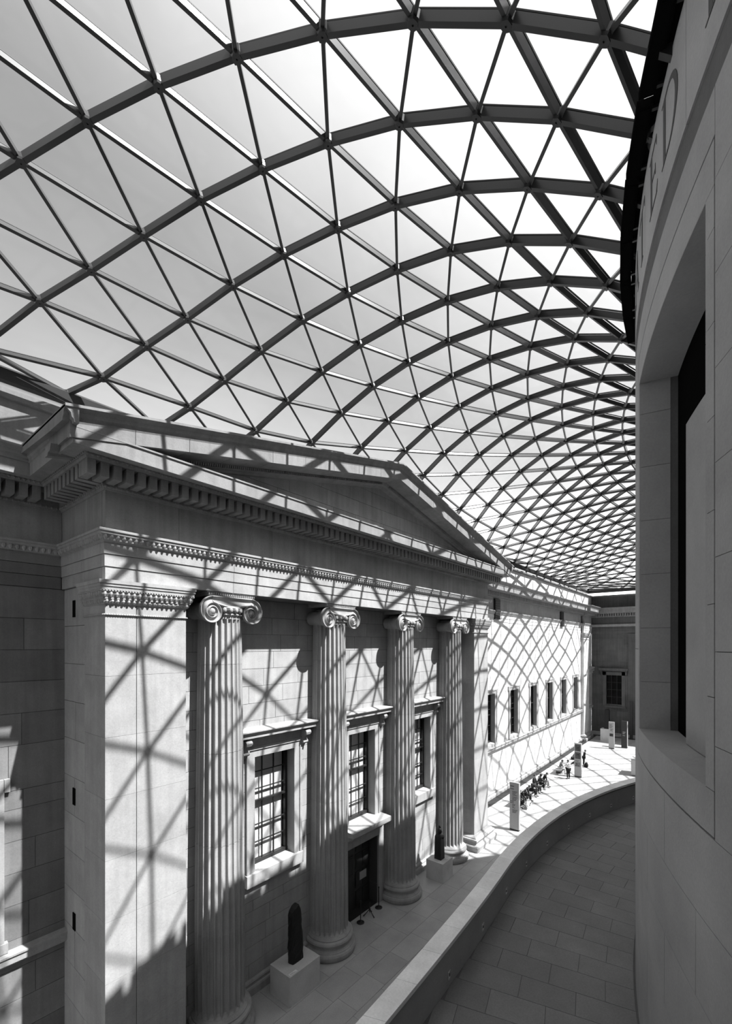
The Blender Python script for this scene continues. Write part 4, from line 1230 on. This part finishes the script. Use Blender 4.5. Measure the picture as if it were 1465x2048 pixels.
for i in range(-28, 29):
    q, s = roof_line(i)
    row = []
    par = 0 if i % 2 else 1
    lev_ = [l for l in range(21, -60, -1) if (l - par) % 2 == 0]
    last = None; done = False
    for l in lev_:
        n = (RP['n0'] - l) / 2
        if n < 0: continue
        ss = RP['c0'] * n + RP['c1'] * n * n + RP['c2'] * n ** 3
        if n > 10.5: ss = (RP['c0'] * 10.5 + RP['c1'] * 110.25 + RP['c2'] * 1157.6) + (n - 10.5) * (RP['c0'] + 2 * RP['c1'] * 10.5 + 3 * RP['c2'] * 110.25)
        step = RP['c0'] + 2 * RP['c1'] * min(n, 10.5) + 3 * RP['c2'] * min(n, 10.5) ** 2
        if ss > s[-1] - .42 * step: done = True
        p = at_s(q, s, min(ss, s[-1]))[:2] + shift(i, l)
        # keep inside the court
        near = min(YEDGE - p[1], XEDGE1 - p[0], p[0] - XEDGE0)
        if near < .30: done = True
        if done:
            if abs(i) == (17 if i >= 0 else 16): p = np.array([XEDGE1 if i > 0 else XEDGE0, YEDGE])
            elif abs(i) < (17 if i >= 0 else 16): p[1] = YEDGE
            else: p[0] = XEDGE1 if i > 0 else XEDGE0
            p[1] = min(p[1], YEDGE); p[0] = min(max(p[0], XEDGE0), XEDGE1)
            row.append((l, p[0], p[1], RP['zed'])); break
        if math.hypot(p[0] - CX, p[1] - CY) < R_IN + .3: continue
        row.append((l, p[0], p[1], roof_z(p[0], p[1])))
    # inner end on the drum
    l0, x0_, y0_, z0_ = row[0]
    d = Vector((x0_ - CX, y0_ - CY)); th = i * 3.2143
    d0 = Vector((math.sin(math.radians(th)), math.cos(math.radians(th))))
    d = (d.normalized() * .6 + d0 * .4).normalized()
    px_, py_ = CX + d.x * R_IN, CY + d.y * R_IN
    row.insert(0, (l0 + 1.5, px_, py_, roof_z(px_, py_)))
    LINES.append([(l, Vector((x, y, z))) for l, x, y, z in row])
edges = []; tris = []; ends = []
for L_ in LINES:
    for a, c in zip(L_[:-1], L_[1:]): edges.append((a[1], c[1], 0))
for A, B in zip(LINES[:-1], LINES[1:]):
    i = j = 0
    while i < len(A) - 1 or j < len(B) - 1:
        if j >= len(B) - 1 or (i < len(A) - 1 and A[i + 1][0] >= B[j + 1][0]):
            tris.append((A[i][1], A[i + 1][1], B[j][1])); i += 1
        else:
            tris.append((A[i][1], B[j + 1][1], B[j][1])); j += 1
        if not (i == len(A) - 1 and j == len(B) - 1): edges.append((A[i][1], B[j][1], 1))
camv = Vector((0, 0, CAM_H))
fwd = Vector((math.cos(YAW), math.sin(YAW), 0)); rgt = Vector((math.sin(YAW), -math.cos(YAW), 0))
def in_view(p):
    q = p - camv; t = q.dot(fwd)
    if t < .5: return False
    u = 732.5 + FPX * q.dot(rgt) / t; v = 1291 - FPX * q.z / t
    return -60 < u < 1330 and -60 < v < 1240
ceil_ = empty('ceiling', (CX, 8.0, 20.1), 'curved glass roof on a triangular steel lattice over the whole court', 'glass roof', kind='structure')
def size_key(pts):
    c = sum(pts, Vector()) / len(pts)
    sp = max((p - c).length for p in pts)
    return (1 if in_view(c) else 0, sp / (c - camv).length)
# beams
edges.sort(key=lambda e: size_key(e[:2]), reverse=True)
rest = MB(); mirror = MB(); gas = MB()
for k, (a, c, kind_) in enumerate(edges):
    m_ = (a + c) / 2; up = roof_n(m_.x, m_.y)
    w, hg = ((.10, .17) if kind_ == 0 else (.072, .135))
    if (a - c).length < .12: continue
    if k < 296:
        mb = MB(); mb.beam(a, c, up, w, hg, .07); mb.build('roof_beam', M['steel'], ceil_)
    else: rest.beam(a, c, up, w, hg, .07)
    gas.beam(a, c, up, .045, .025, .135)
    mirror.beam(Vector((a.x, 2 * CY - a.y, a.z)), Vector((c.x, 2 * CY - c.y, c.z)), Vector((up.x, -up.y, up.z)), w, hg, .07)
rest.build('distant_roof_beams', M['steel'], ceil_, kind='stuff')
gas.build('glazing_strip', M['gasket'], ceil_, kind='stuff')
mirror.build('hidden_side_roof_beams', M['steel'], ceil_, kind='stuff')
# panes
tris.sort(key=lambda t: size_key(t), reverse=True)
rest = MB(); mirror = MB()
def pane_prism(mb, t, flip=False):
    c = (t[0] + t[1] + t[2]) / 3; up = roof_n(c.x, c.y)
    q = [p + up * .14 for p in t]
    if flip: q = [Vector((p.x, 2 * CY - p.y, p.z)) for p in q]
    ar = (q[1] - q[0]).cross(q[2] - q[0]).length
    if ar < .02: return False
    mb.add([tuple(p) for p in q] + [tuple(p + Vector((0, 0, .02))) for p in q], [(0, 1, 2), (5, 4, 3), (0, 3, 4, 1), (1, 4, 5, 2), (2, 5, 3, 0)])
    return True
k = 0
for t in tris:
    if k < 296:
        mb = MB()
        if pane_prism(mb, t): mb.build('glass_pane', M['glass'], ceil_); k += 1
    else: pane_prism(rest, t)
    pane_prism(mirror, t, True)
rest.build('distant_glass_panes', M['glass'], ceil_, kind='stuff')
mirror.build('hidden_side_glass', M['glass'], ceil_, kind='stuff')
# nodes: six-armed star castings where the beams meet
nodes_ = sorted([p for L_ in LINES for _, p in L_], key=lambda p: (1 if in_view(p) else 0, -(p - camv).length), reverse=True)
nb = MB(); nb.lathe([(.02, -.115), (.10, -.115), (.12, -.07), (.12, .06), (.09, .08), (.02, .08)], 6)
nme = nb.mesh('roof_node', M['steel'])
rest = MB()
for k, p in enumerate(nodes_):
    if k < 290 and in_view(p):
        o = bpy.data.objects.new('roof_node', nme); C.objects.link(o); o.parent = ceil_
        o.location = p - ceil_.location
        o.rotation_euler = roof_n(p.x, p.y).to_track_quat('Z', 'X').to_euler()
    else:
        rest.lathe([(.02, -.115), (.11, -.115), (.11, .08), (.02, .08)], 6, tuple(p))
rest.build('distant_roof_nodes', M['steel'], ceil_, kind='stuff')
# edge beam and its short posts
b = MB(); sweep(b, [(XEDGE0 - .2, YEDGE), (XEDGE1, YEDGE), (XEDGE1, -62)], [(-.22, 19.70), (.10, 19.70), (.14, 19.78), (.14, 20.10), (.02, 20.20), (-.22, 20.20)])
b.build('edge_beam', M['steel'], ceil_)
mb = MB()
for L_ in LINES:
    p = L_[-1][1]
    if p.y > YEDGE - .01 and -10 < p.x < 66:
        mb = MB(); mb.prism([(p.x - .06, YEDGE + .05, 19.44), (p.x - .06, YEDGE + .05, 19.75), (p.x - .06, YEDGE - .1, 19.75), (p.x - .06, YEDGE - .02, 19.44)], (.12, 0, 0))
        mb.build('edge_post', M['steel'], ceil_)
XW = XEDGE1
b = MB(); b.box(XEDGE1 + .2, XE + .3, -62, YEDGE + .3, 20.0, 20.06); b.build('end_gutter', M['steel'], ceil_)

# ------------------------------------------------------------------ sculptures and their plinths
def plinth(name, label, x0, x1, y0, y1, h_, plate=None):
    root = empty(name, ((x0 + x1) / 2, (y0 + y1) / 2, 0), label, 'plinth')
    b = MB(); b.box(x0, x1, y0, y1, 0, h_ - .04); b.build('body', M['plinth'], root)
    b = MB(); b.box(x0 - .004, x1 + .004, y0 - .004, y1 + .004, h_ - .034, h_); b.build('top_slab', M['plinth'], root)
    if plate:
        b = MB(); b.box(x0 + plate, x0 + plate + .34, y0 + .04, y0 + .15, h_, h_ + .012); b.build('label_plate', M['white'], root)
        b = MB()
        for q in range(3): b.box(x0 + plate + .03, x0 + plate + .30 - .06 * q, y0 + .065 + q * .025, y0 + .072 + q * .025, h_ + .012, h_ + .0135)
        b.build('label_text', M['ink'], root, kind='stuff')
    return root
plinth('stone_plinth', 'pale rectangular plinth with a label plate, under the dark rough slab left of the door', 10.31, 11.76, 11.80, 12.86, 1.04, .06)
plinth('stone_plinth', 'pale square plinth under the small dark figure right of the door', 20.77, 21.83, 11.74, 12.76, 1.01, .62)
plinth('stone_plinth', 'pale distant plinth under the dark obelisk by the end wall', 65.2, 66.3, 12.1, 13.4, 1.57)
# rough standing slab
rs = random.Random(4)
mb = MB(); rows = []
for k in range(15):
    z = 1.04 + 1.98 * k / 14; t = k / 14
    hw = .265 + .025 * math.sin(t * 5 + .5) - (.13 * max(0, t - .9) * 10 if t > .9 else 0) ; hd = .15 - .02 * t
    row = []
    for q in range(18):
        a = 2 * PI * q / 18
        ca, sa = math.cos(a), math.sin(a)
        ex = (abs(ca) ** .45) * (1 if ca > 0 else -1); ey = (abs(sa) ** .45) * (1 if sa > 0 else -1)
        j = 1 + rs.uniform(-.06, .06)
        row.append((11.05 + hw * ex * j - (.05 * t), 12.33 + hd * ey * j, z + (.05 * ex if k == 14 else 0) + rs.uniform(-.015, .015) * (0 < k < 14)))
    rows.append(row)
mb.grid(rows, close_v=True); mb.add(rows[0], [tuple(range(17, -1, -1))]); mb.add(rows[-1], [tuple(range(18))])
tag(mb.build('carved_slab', M['basalt']), 'rough black upright stone slab standing on the plinth left of the door', 'sculpture')
# small dark figure: block body with a wigged head
fx_, fy_ = 21.28, 12.24
root = empty('dark_figure', (fx_, fy_, 1.01), 'small black upright stone figure with a head on the plinth right of the door', 'sculpture')
b = MB(); rows = []
for z, w_, d_ in ((1.01, .20, .20), (1.2, .20, .20), (2.05, .185, .185), (2.22, .19, .18), (2.30, .17, .15), (2.36, .10, .09)):
    rows.append([(fx_ - w_, fy_ - d_, z), (fx_ + w_, fy_ - d_, z), (fx_ + w_, fy_ + d_, z), (fx_ - w_, fy_ + d_, z)])
b.grid(rows, close_v=True); b.add(rows[0], [(3, 2, 1, 0)]); b.add(rows[-1], [(0, 1, 2, 3)]); b.build('block_body', M['statue'], root)
b = MB(); b.sphere((fx_, fy_ - .02, 2.50), (.105, .12, .15), 14, 10); b.sphere((fx_, fy_ - .14, 2.48), (.02, .03, .03), 6, 5); b.build('head', M['statue'], root, smooth=True)
b = MB(); rows = []
for z, r in ((2.24, .17), (2.36, .16), (2.5, .145), (2.62, .125), (2.70, .085), (2.76, .03)):
    rows.append([(fx_ + r * math.cos(a), fy_ + .035 + r * .85 * math.sin(a), z) for a in [2 * PI * (q - 1.5) / 12 for q in range(-0, 10)]])
b.grid(rows); b.build('headdress', M['statue'], root)
b = MB()
for sx in (-1, 1): b.tube([(fx_ + sx * .17, fy_ - .05, 2.22), (fx_ + sx * .15, fy_ - .17, 2.12), (fx_ + sx * .03, fy_ - .21, 2.14)], [.055, .05, .04], 8)
b.build('crossed_arms', M['statue'], root)
# far obelisk and tall post
b = MB()
b.prism([(65.55, 12.55, 1.57), (66.0, 12.55, 1.57), (66.0, 13.0, 1.57), (65.55, 13.0, 1.57)], (0, 0, .01))
rows = [[(65.5, 12.42, 1.57), (66.1, 12.42, 1.57), (66.1, 13.02, 1.57), (65.5, 13.02, 1.57)], [(65.56, 12.46, 4.02), (66.04, 12.46, 4.02), (66.04, 12.96, 4.02), (65.56, 12.96, 4.02)], [(65.78, 12.5, 4.2), (65.82, 12.5, 4.2), (65.82, 12.9, 4.1), (65.78, 12.9, 4.1)]]
b.grid(rows, close_v=True); b.add(rows[-1], [(0, 1, 2, 3)])
tag(b.build('black_obelisk', M['basalt']), 'tapering black stone obelisk on the distant plinth by the end wall', 'sculpture')
root = empty('banner_post', (68.6, 10.4, 0), 'tall narrow black post standing against the end wall near the drum', 'post')
b = MB(); b.box(68.45, 68.75, 10.2, 10.55, .0, 5.05); b.build('post', M['dark'], root)
b = MB(); b.box(68.38, 68.82, 10.12, 10.63, .0, .08); b.build('foot', M['darkstrip'], root)
# pale desk end by the drum
root = empty('desk_block', (50.2, 6.7, 0), 'pale blocky desk end half hidden by the drum in the distance', 'desk')
b = MB(); b.box(49.5, 51.3, 5.2, 7.5, .06, 1.55); b.build('body', M['desk'], root)
b = MB(); b.box(49.46, 51.34, 5.16, 7.54, 1.58, 1.64); b.build('top', M['desk'], root)
b = MB(); b.box(49.56, 51.25, 5.26, 7.44, 0, .06); b.box(49.56, 51.25, 5.26, 7.44, 1.55, 1.58); b.build('shadow_gap', M['dark'], root)
b = MB(); b.box(49.9, 50.5, 6.3, 7.2, 1.64, 1.72); tag(b.build('dark_tray', M['dark']), 'low dark tray lying on the pale desk end', 'tray')

# ------------------------------------------------------------------ information signs
def totem(label, x, y0, y1, h_, mat, ink, layout, edge=None, thick=.24):
    root = empty('information_sign', (x, (y0 + y1) / 2, 0), label, 'sign')
    b = MB(); b.box(x, x + thick, y0, y1, .10, h_); b.build('sign_body', mat, root)
    b = MB(); b.box(x + .015, x + thick - .015, y0 + .015, y1 - .015, 0, .10); b.build('foot', M['dark'], root)
    if edge:
        b = MB(); b.box(x + .01, x + thick - .01, y0 - .006, y0, .15, h_ - .02); b.build('side_panel', edge, root)
    W_ = y1 - y0
    tx = MB()
    for it in layout:
        if it[0] == 't':       # block of text lines: y offset from left, width, top z, lines, size
            _, o_, w_, zt, n_, s_ = it
            for q in range(n_):
                ww = w_ * (1 - .35 * ((q * 7) % 3) / 2)
                yy = y1 - o_ * W_
                # broken into words
                u = 0; rr = random.Random(q * 13 + int(zt * 100))
                while u < ww * W_:
                    l_ = rr.uniform(.03, .09); l_ = min(l_, ww * W_ - u)
                    if l_ < .012: break
                    tx.box(x - .003, x, yy - u - l_, yy - u, zt - q * s_ * 1.9 - s_, zt - q * s_ * 1.9); u += l_ + .018
        else:
            _, o_, w_, zt, hh, mm = it
            b = MB(); b.box(x - .012, x, y1 - (o_ + w_) * W_, y1 - o_ * W_, zt - hh, zt); b.build('picture_panel', mm, root)
            # a few soft shapes of the picture
            rr = random.Random(int(zt * 50))
            for q in range(4):
                ya = y1 - (o_ + w_ * rr.uniform(.05, .6)) * W_; za_ = zt - hh * rr.uniform(.1, .7)
                tx.box(x - .015, x - .012, ya - w_ * W_ * .25, ya, za_ - hh * .18, za_)
    if tx.v: tx.build('sign_lettering', ink, root, kind='stuff')
    return root
totem('tall pale information sign with dark lettering, nearest to the far corner pier', 29.78, 11.06, 11.70, 3.24, M['sign'], M['ink'],
      [('t', .08, .42, 3.02, 1, .07), ('t', .08, .35, 2.84, 1, .07), ('t', .30, .52, 2.66, 4, .045), ('t', .30, .55, 2.28, 3, .05), ('t', .08, .42, 2.00, 2, .055), ('t', .30, .30, 1.78, 4, .04), ('t', .30, .55, 1.42, 3, .045)])
totem('tall information sign with two dark pictures, beside the standing man', 45.68, 11.02, 11.63, 3.22, M['sign'], M['ink'],
      [('p', .10, .80, 3.10, .62, M['picture']), ('p', .10, .80, 2.36, .62, M['picture']), ('t', .12, .60, 1.62, 2, .05), ('p', .10, .75, 1.42, .42, M['cloth_mid'])])
totem('tall pale information sign with a small black square, in the far right distance', 60.78, 10.98, 11.58, 3.25, M['sign'], M['ink'],
      [('t', .12, .5, 3.0, 2, .06), ('t', .12, .65, 2.76, 3, .05), ('t', .3, .5, 2.42, 4, .04), ('p', .18, .62, 1.85, .34, M['dark'])])
totem('tall black information sign with a pale narrow side, far right near the drum', 62.16, 9.84, 10.46, 3.27, M['sign_dark'], M['ink2'],
      [('t', .25, .5, 2.0, 3, .06), ('t', .25, .4, 1.55, 1, .06)], edge=M['sign'], thick=.5)  # narrow side given a paler panel

# ------------------------------------------------------------------ rope posts and tripod at the door
def rope_post(x, y, label):
    root = empty('rope_post', (x, y, 0), label, 'barrier post')
    b = MB(); b.lathe([(.01, 0), (.17, 0), (.175, .02), (.15, .035), (.05, .05), (.03, .07)], 24, (x, y, 0)); b.build('base', M['dark'], root)
    b = MB(); b.tube([(x, y, .05), (x, y, .95)], .022, 10); b.build('post', M['dark'], root)
    b = MB(); b.lathe([(.01, .94), (.035, .945), (.04, .97), (.03, 1.0), (.01, 1.01)], 14, (x, y, 0)); b.build('cap', M['steel'], root)
rope_post(16.95, 13.05, 'black rope barrier post with round base at the right jamb of the door')
rope_post(15.52, 12.98, 'black rope barrier post with round base at the left jamb of the door')
root = empty('tripod_stand', (16.2, 13.0, 0), 'low black tripod stand on the floor in front of the dark door', 'stand')
b = MB(); b.tube([(16.2, 13.0, .16), (16.2, 13.0, .62)], .02, 8); b.build('stem', M['dark'], root)
for k in range(3):
    a = .4 + k * 2 * PI / 3
    b = MB(); b.tube([(16.2, 13.0, .30), (16.2 + .18 * math.cos(a), 13.0 + .18 * math.sin(a), .12), (16.2 + .30 * math.cos(a), 13.0 + .30 * math.sin(a), .02)], [.022, .02, .03], 8); b.build('leg', M['dark'], root)
b = MB(); b.sphere((16.2, 13.0, .30), (.05, .05, .05), 8, 6); b.build('hub', M['dark'], root)

# ------------------------------------------------------------------ benches
def bench(label, x0, x1, y0, y1):
    root = empty('long_bench', ((x0 + x1) / 2, (y0 + y1) / 2, 0), label, 'bench')
    b = MB(); b.prism([(x0 - .35, y0, .40), (x1 + .35, y0, .40), (x1 + .35, y1, .40), (x0 - .35, y1, .40)], (0, 0, .06)); b.build('seat', M['bench'], root)
    n = 4
    for k in range(n):
        xx = x0 + .3 + (x1 - x0 - .9) * k / (n - 1)
        b = MB(); b.box(xx, xx + .6, y0 + .14, y1 - .14, 0, .40); b.build('support_block', M['bench_dark'], root)
bench('long low bench full of seated visitors, behind the nearest pale sign', 34.2, 41.4, 12.72, 13.45)
bench('long low bench with one pale visitor, near the standing man', 45.5, 53.6, 12.80, 13.50)

# ------------------------------------------------------------------ people
def skin_mesh(name, chain, mat, parent=None, levels=1):
    """chain: {joint: (pos, radius)}, bones [(a, b)]; grows a tapered skin round the bones"""
    joints, bones, rootj = chain
    names_ = list(joints); idx = {n: k for k, n in enumerate(names_)}
    me = bpy.data.meshes.new(name)
    me.from_pydata([joints[n][0] for n in names_], [(idx[a], idx[c]) for a, c in bones], [])
    me.materials.append(mat)
    o = bpy.data.objects.new(name, me); C.objects.link(o)
    sk = o.modifiers.new('skin', 'SKIN'); sk.use_smooth_shade = True
    if not me.skin_vertices: me.attributes.new('skin', 'FLOAT', 'POINT') if False else None
    if len(me.skin_vertices) == 0:
        bm = bmesh.new(); bm.from_mesh(me); bm.verts.layers.skin.verify(); bm.to_mesh(me); bm.free()
    for k, n in enumerate(names_):
        r = joints[n][1]; r = r if isinstance(r, tuple) else (r, r)
        me.skin_vertices[0].data[k].radius = r
        me.skin_vertices[0].data[k].use_root = (n == rootj)
    sb = o.modifiers.new('sub', 'SUBSURF'); sb.levels = levels; sb.render_levels = levels
    if parent is not None: o.parent = parent
    return o

def person(label, x, y, face, pose, top, legs, hair=M['hair'], lean=.12, spread=.12, hands='lap', long_hair=False, turn=0.0, scale=1.0, group=None, bare_legs=False):
    """built facing -y at the origin, then turned by face (radians) and moved"""
    J = {}; B = []
    seated = pose == 'sit'
    hz = .595 if seated else .94
    V = lambda *a: Vector(a)
    pel = V(0, 0, hz); ch = V(0, -lean, hz + .42 - lean * .25); nk = V(0, -lean * 1.25, hz + .58 - lean * .4); hd = V(turn * .05, -lean * 1.5 - .03, hz + .70 - lean * .55); tp = V(turn * .05, -lean * 1.5 - .02, hz + .80 - lean * .6)
    J['pel'] = (pel, (.15, .12)); J['belly'] = (pel.lerp(ch, .45), (.14, .11)); J['ch'] = (ch, (.16, .115)); J['nk'] = (nk, .055); J['hd'] = (hd, (.080, .095)); J['tp'] = (tp, (.072, .085))
    J['nose'] = (hd + V(turn * .06, -.115, .005), .014)
    B += [('pel', 'belly'), ('belly', 'ch'), ('ch', 'nk'), ('nk', 'hd'), ('hd', 'tp'), ('hd', 'nose')]
    for s, nm in ((-1, 'l'), (1, 'r')):
        J['ear' + nm] = (hd + V(s * .088, 0, .0), .016); B.append(('hd', 'ear' + nm))
        hip = pel + V(s * .10, 0, -.03)
        if seated:
            kn = V(s * (spread + .02), -.46, .545); an = V(s * (spread + .01), -.42 - .10 * (s > 0), .09); to = an + V(s * .02, -.19, -.055)
        else:
            kn = V(s * .11, -.02, .50); an = V(s * .12, .02, .09); to = an + V(s * .03, -.19, -.055)
        J['hip' + nm] = (hip, .105); J['kn' + nm] = (kn, .062); J['ca' + nm] = (kn.lerp(an, .35), .058); J['an' + nm] = (an, .038); J['to' + nm] = (to, (.035, .028))
        B += [('pel', 'hip' + nm), ('hip' + nm, 'kn' + nm), ('kn' + nm, 'ca' + nm), ('ca' + nm, 'an' + nm), ('an' + nm, 'to' + nm)]
        sh = ch + V(s * .185, 0, .09)
        if hands == 'lap': el = sh + V(s * .07, -.08, -.28); wr = V(s * .07, -.34, (.66 if seated else 1.1))
        elif hands == 'front': el = sh + V(s * .08, -.10, -.26); wr = sh + V(-s * .02, -.33, -.22)
        elif hands == 'down': el = sh + V(s * .05, .02, -.29); wr = el + V(s * .0, -.07, -.26)
        else: el = sh + V(s * .10, -.18, -.26); wr = V(s * .16, -.44, .60)
        J['sh' + nm] = (sh, .062); J['el' + nm] = (el, .042); J['wr' + nm] = (wr, .027)
        B += [('ch', 'sh' + nm), ('sh' + nm, 'el' + nm), ('el' + nm, 'wr' + nm)]
        d = (wr - el).normalized(); side = d.cross(V(0, 0, 1)); side = side.normalized() if side.length > .1 else V(1, 0, 0)
        pm = wr + d * .07; J['pm' + nm] = (pm, (.032, .018)); B.append(('wr' + nm, 'pm' + nm))
        for f in range(4):
            b0 = pm + side * (.024 - .016 * f) + d * .02; ln = (.070, .080, .074, .058)[f]
            J['f%d%s' % (f, nm)] = (b0 + d * ln * .5 + V(0, 0, -.004), .0085); J['g%d%s' % (f, nm)] = (b0 + d * ln + V(0, 0, -.022), .0075)
            B += [('pm' + nm, 'f%d%s' % (f, nm)), ('f%d%s' % (f, nm), 'g%d%s' % (f, nm))]
        J['th' + nm] = (wr + d * .045 + side * .05 + V(0, 0, -.01), .010); J['tt' + nm] = (wr + d * .085 + side * .055 + V(0, 0, -.02), .0085)
        B += [('wr' + nm, 'th' + nm), ('th' + nm, 'tt' + nm)]
    body = skin_mesh('person', (J, B, 'pel'), M['skin'])
    tag(body, label, 'person', group)
    def sub(nm, keys, extra, mat, bones, root_):
        j = {k: (J[k][0], tuple(v + extra for v in (J[k][1] if isinstance(J[k][1], tuple) else (J[k][1], J[k][1])))) for k in keys}
        return skin_mesh(nm, (j, bones, root_), mat, body)
    kt = ['pel', 'belly', 'ch', 'shl', 'shr', 'ell', 'elr']
    jt = {k: J[k] for k in kt}
    jt2 = {}
    for k in kt:
        r = J[k][1]; r = r if isinstance(r, tuple) else (r, r); jt2[k] = (J[k][0], tuple(v + .018 for v in r))
    for s in 'lr': jt2['cf' + s] = (J['el' + s][0].lerp(J['wr' + s][0], .85), .046)
    jt2['col'] = (J['ch'][0].lerp(J['nk'][0], .75), .085)
    skin_mesh('jacket', (jt2, [('pel', 'belly'), ('belly', 'ch'), ('ch', 'col'), ('ch', 'shl'), ('ch', 'shr'), ('shl', 'ell'), ('shr', 'elr'), ('ell', 'cfl'), ('elr', 'cfr')], 'pel'), top, body)
    jl = {}
    for k in ('pel', 'hipl', 'hipr', 'knl', 'knr', 'cal', 'car'):
        r = J[k][1]; r = r if isinstance(r, tuple) else (r, r); jl[k] = (J[k][0] - (Vector((0, 0, .02)) if k == 'pel' else Vector()), tuple(v + .016 for v in r))
    for s in 'lr': jl['hm' + s] = (J['an' + s][0] + Vector((0, 0, .03)), .062)
    skin_mesh('trousers', (jl, [('pel', 'hipl'), ('pel', 'hipr'), ('hipl', 'knl'), ('hipr', 'knr'), ('knl', 'cal'), ('knr', 'car'), ('cal', 'hml'), ('car', 'hmr')], 'pel'), legs, body)
    for s in 'lr':
        skin_mesh('shoe', ({'a': (J['an' + s][0] + Vector((0, .03, -.04)), .048), 'b': (J['to' + s][0], (.048, .036))}, [('a', 'b')], 'a'), M['cloth_black'], body)
    hb = MB(); c = J['hd'][0].lerp(J['tp'][0], .55) + Vector((0, .012, .012))
    rows = []
    for k in range(7):
        t = PI / 2 * (1 - k / 6 * 1.25); rr = math.cos(t)
        row = []
        for q in range(14):
            a = 2 * PI * q / 14; front = max(0, -math.sin(a))
            zc = math.sin(t) * .105 - (0 if k < 5 else (-.05 * front if not long_hair else .10 * (1 - front) - .05 * front))
            row.append((c.x + .098 * rr * math.cos(a), c.y + .110 * rr * math.sin(a) + .0, c.z + zc))
        rows.append(row)
    hb.grid(rows, close_v=True)
    ho = hb.build('hair', hair, None, smooth=True); ho.parent = body
    eb = MB()
    for s in (-1, 1): eb.sphere(tuple(J['hd'][0] + Vector((s * .034 + turn * .05, -.094, .025))), .011, 6, 4)
    eo = eb.build('eyes', M['dark'], None, kind='stuff'); eo.parent = body
    body.location = (x, y, 0); body.rotation_euler = (0, 0, face); body.scale = (scale,) * 3
    return body
G1 = 'visitors seated on the near bench'
SY = 13.02
person('person in black seated on the near bench, half hidden behind the nearest sign', 34.35, SY, .15, 'sit', M['cloth_dark'], M['cloth_black'], lean=.22, hands='knee', group=G1)
person('person with long dark hair leaning forward on the near bench, next to the printed bag', 35.15, SY, -.10, 'sit', M['cloth_black'], M['cloth_dark'], lean=.34, hands='knee', long_hair=True, group=G1)
person('person in dark jacket with outstretched legs, third on the near bench', 36.0, SY - .08, .35, 'sit', M['cloth_black'], M['cloth_black'], lean=.26, hands='lap', group=G1)
person('person bent low over the lap in the middle of the near bench', 37.5, SY, .2, 'sit', M['cloth_dark'], M['cloth_black'], lean=.40, hands='knee', long_hair=True, group=G1)
person('tall dark-haired person sitting upright near the far end of the bench', 38.75, SY + .1, 0., 'sit', M['cloth_black'], M['cloth_dark'], lean=.05, hands='lap', group=G1, scale=1.06)
person('person in dark coat turned sideways toward the neighbour on the near bench', 39.6, SY, .7, 'sit', M['cloth_dark'], M['cloth_black'], lean=.15, hands='knee', long_hair=True, group=G1)
person('person with crossed arms at the farthest place on the near bench', 40.6, SY - .05, .35, 'sit', M['cloth_black'], M['cloth_mid'], lean=.24, hands='lap', group=G1)
person('person in pale clothes seated at the near end of the far bench', 45.85, 13.02, .5, 'sit', M['cloth_mid'], M['cloth_light'], lean=.16, hands='lap')
man = person('standing man in light shirt and dark trousers facing the seated pale visitor', 44.52, 11.86, PI - .5, 'stand', M['cloth_light'], M['cloth_black'], lean=.02, hands='front')
person('person in grey seated on the far bench, behind the picture sign', 50.6, 13.05, .2, 'sit', M['cloth_mid'], M['cloth_dark'], lean=.18, hands='lap')
person('person in black standing past the picture sign beside a dark bag', 50.5, 11.95, .4, 'stand', M['cloth_black'], M['cloth_black'], lean=.10, hands='down', scale=.95)
# strap of the standing man
sb = MB(); sb.tube([(.14, -.15, 1.46), (.02, -.17, 1.30), (-.14, -.15, 1.08), (-.17, .02, 1.04), (-.05, .15, 1.24), (.12, .12, 1.46), (.15, -.04, 1.52), (.14, -.15, 1.46)], .018, 6)
so = sb.build('shoulder_strap', M['cloth_black'], None); so.parent = man
# bags
def bag(label, x, y, w, d, h_, mat, pr=None, rz=0.0):
    root = empty('bag', (0, 0, 0), label, 'bag')
    b = MB(); rows = []
    for z, s_ in ((.0, .96), (.04, 1.0), (.5, 1.02), (.9, .92), (1.0, .84)):
        rows.append([(w / 2 * s_ * math.cos(a) * 1.1, d / 2 * s_ * math.sin(a) * 1.1, z * h_) if False else (sx * w / 2 * s_, sy * d / 2 * s_ * (1 if z < .9 else .6), z * h_) for sx, sy, a in ((-1, -1, 0), (1, -1, 0), (1, 1, 0), (-1, 1, 0))])
    b.grid(rows, close_v=True); b.add(rows[0], [(3, 2, 1, 0)]); b.add(rows[-1], [(0, 1, 2, 3)]); o = b.build('bag_body', mat); o.parent = root
    for sy in (-1, 1):
        b = MB(); b.tube([(-w * .25, sy * d * .25, h_ * .97), (-w * .22, sy * d * .25, h_ * 1.3), (w * .22, sy * d * .25, h_ * 1.3), (w * .25, sy * d * .25, h_ * .97)], .012, 6); o = b.build('handle', mat); o.parent = root
    if pr:
        b = MB(); rr = random.Random(2)
        for q in range(9):
            u = rr.uniform(-.42, .30) * w; v = rr.uniform(.12, .75) * h_
            b.box(u, u + w * .14, -d / 2 * 1.03 - .004, -d / 2 * 1.0, v, v + h_ * .12)
        o = b.build('bag_print', pr, None, kind='stuff'); o.parent = root
    root.location = (x, y, 0); root.rotation_euler = (0, 0, rz)
bag('white carrier bag with dark print on the floor at the seated visitors feet', 34.9, 12.22, .46, .22, .42, M['white'], M['ink'], -.5)
bag('dark striped bag on the floor right beside the nearest pale sign', 34.25, 12.2, .36, .2, .38, M['cloth_mid'], M['ink'], .2)
bag('round black rucksack on the floor past the picture sign', 50.0, 11.6, .42, .3, .46, M['cloth_black'])
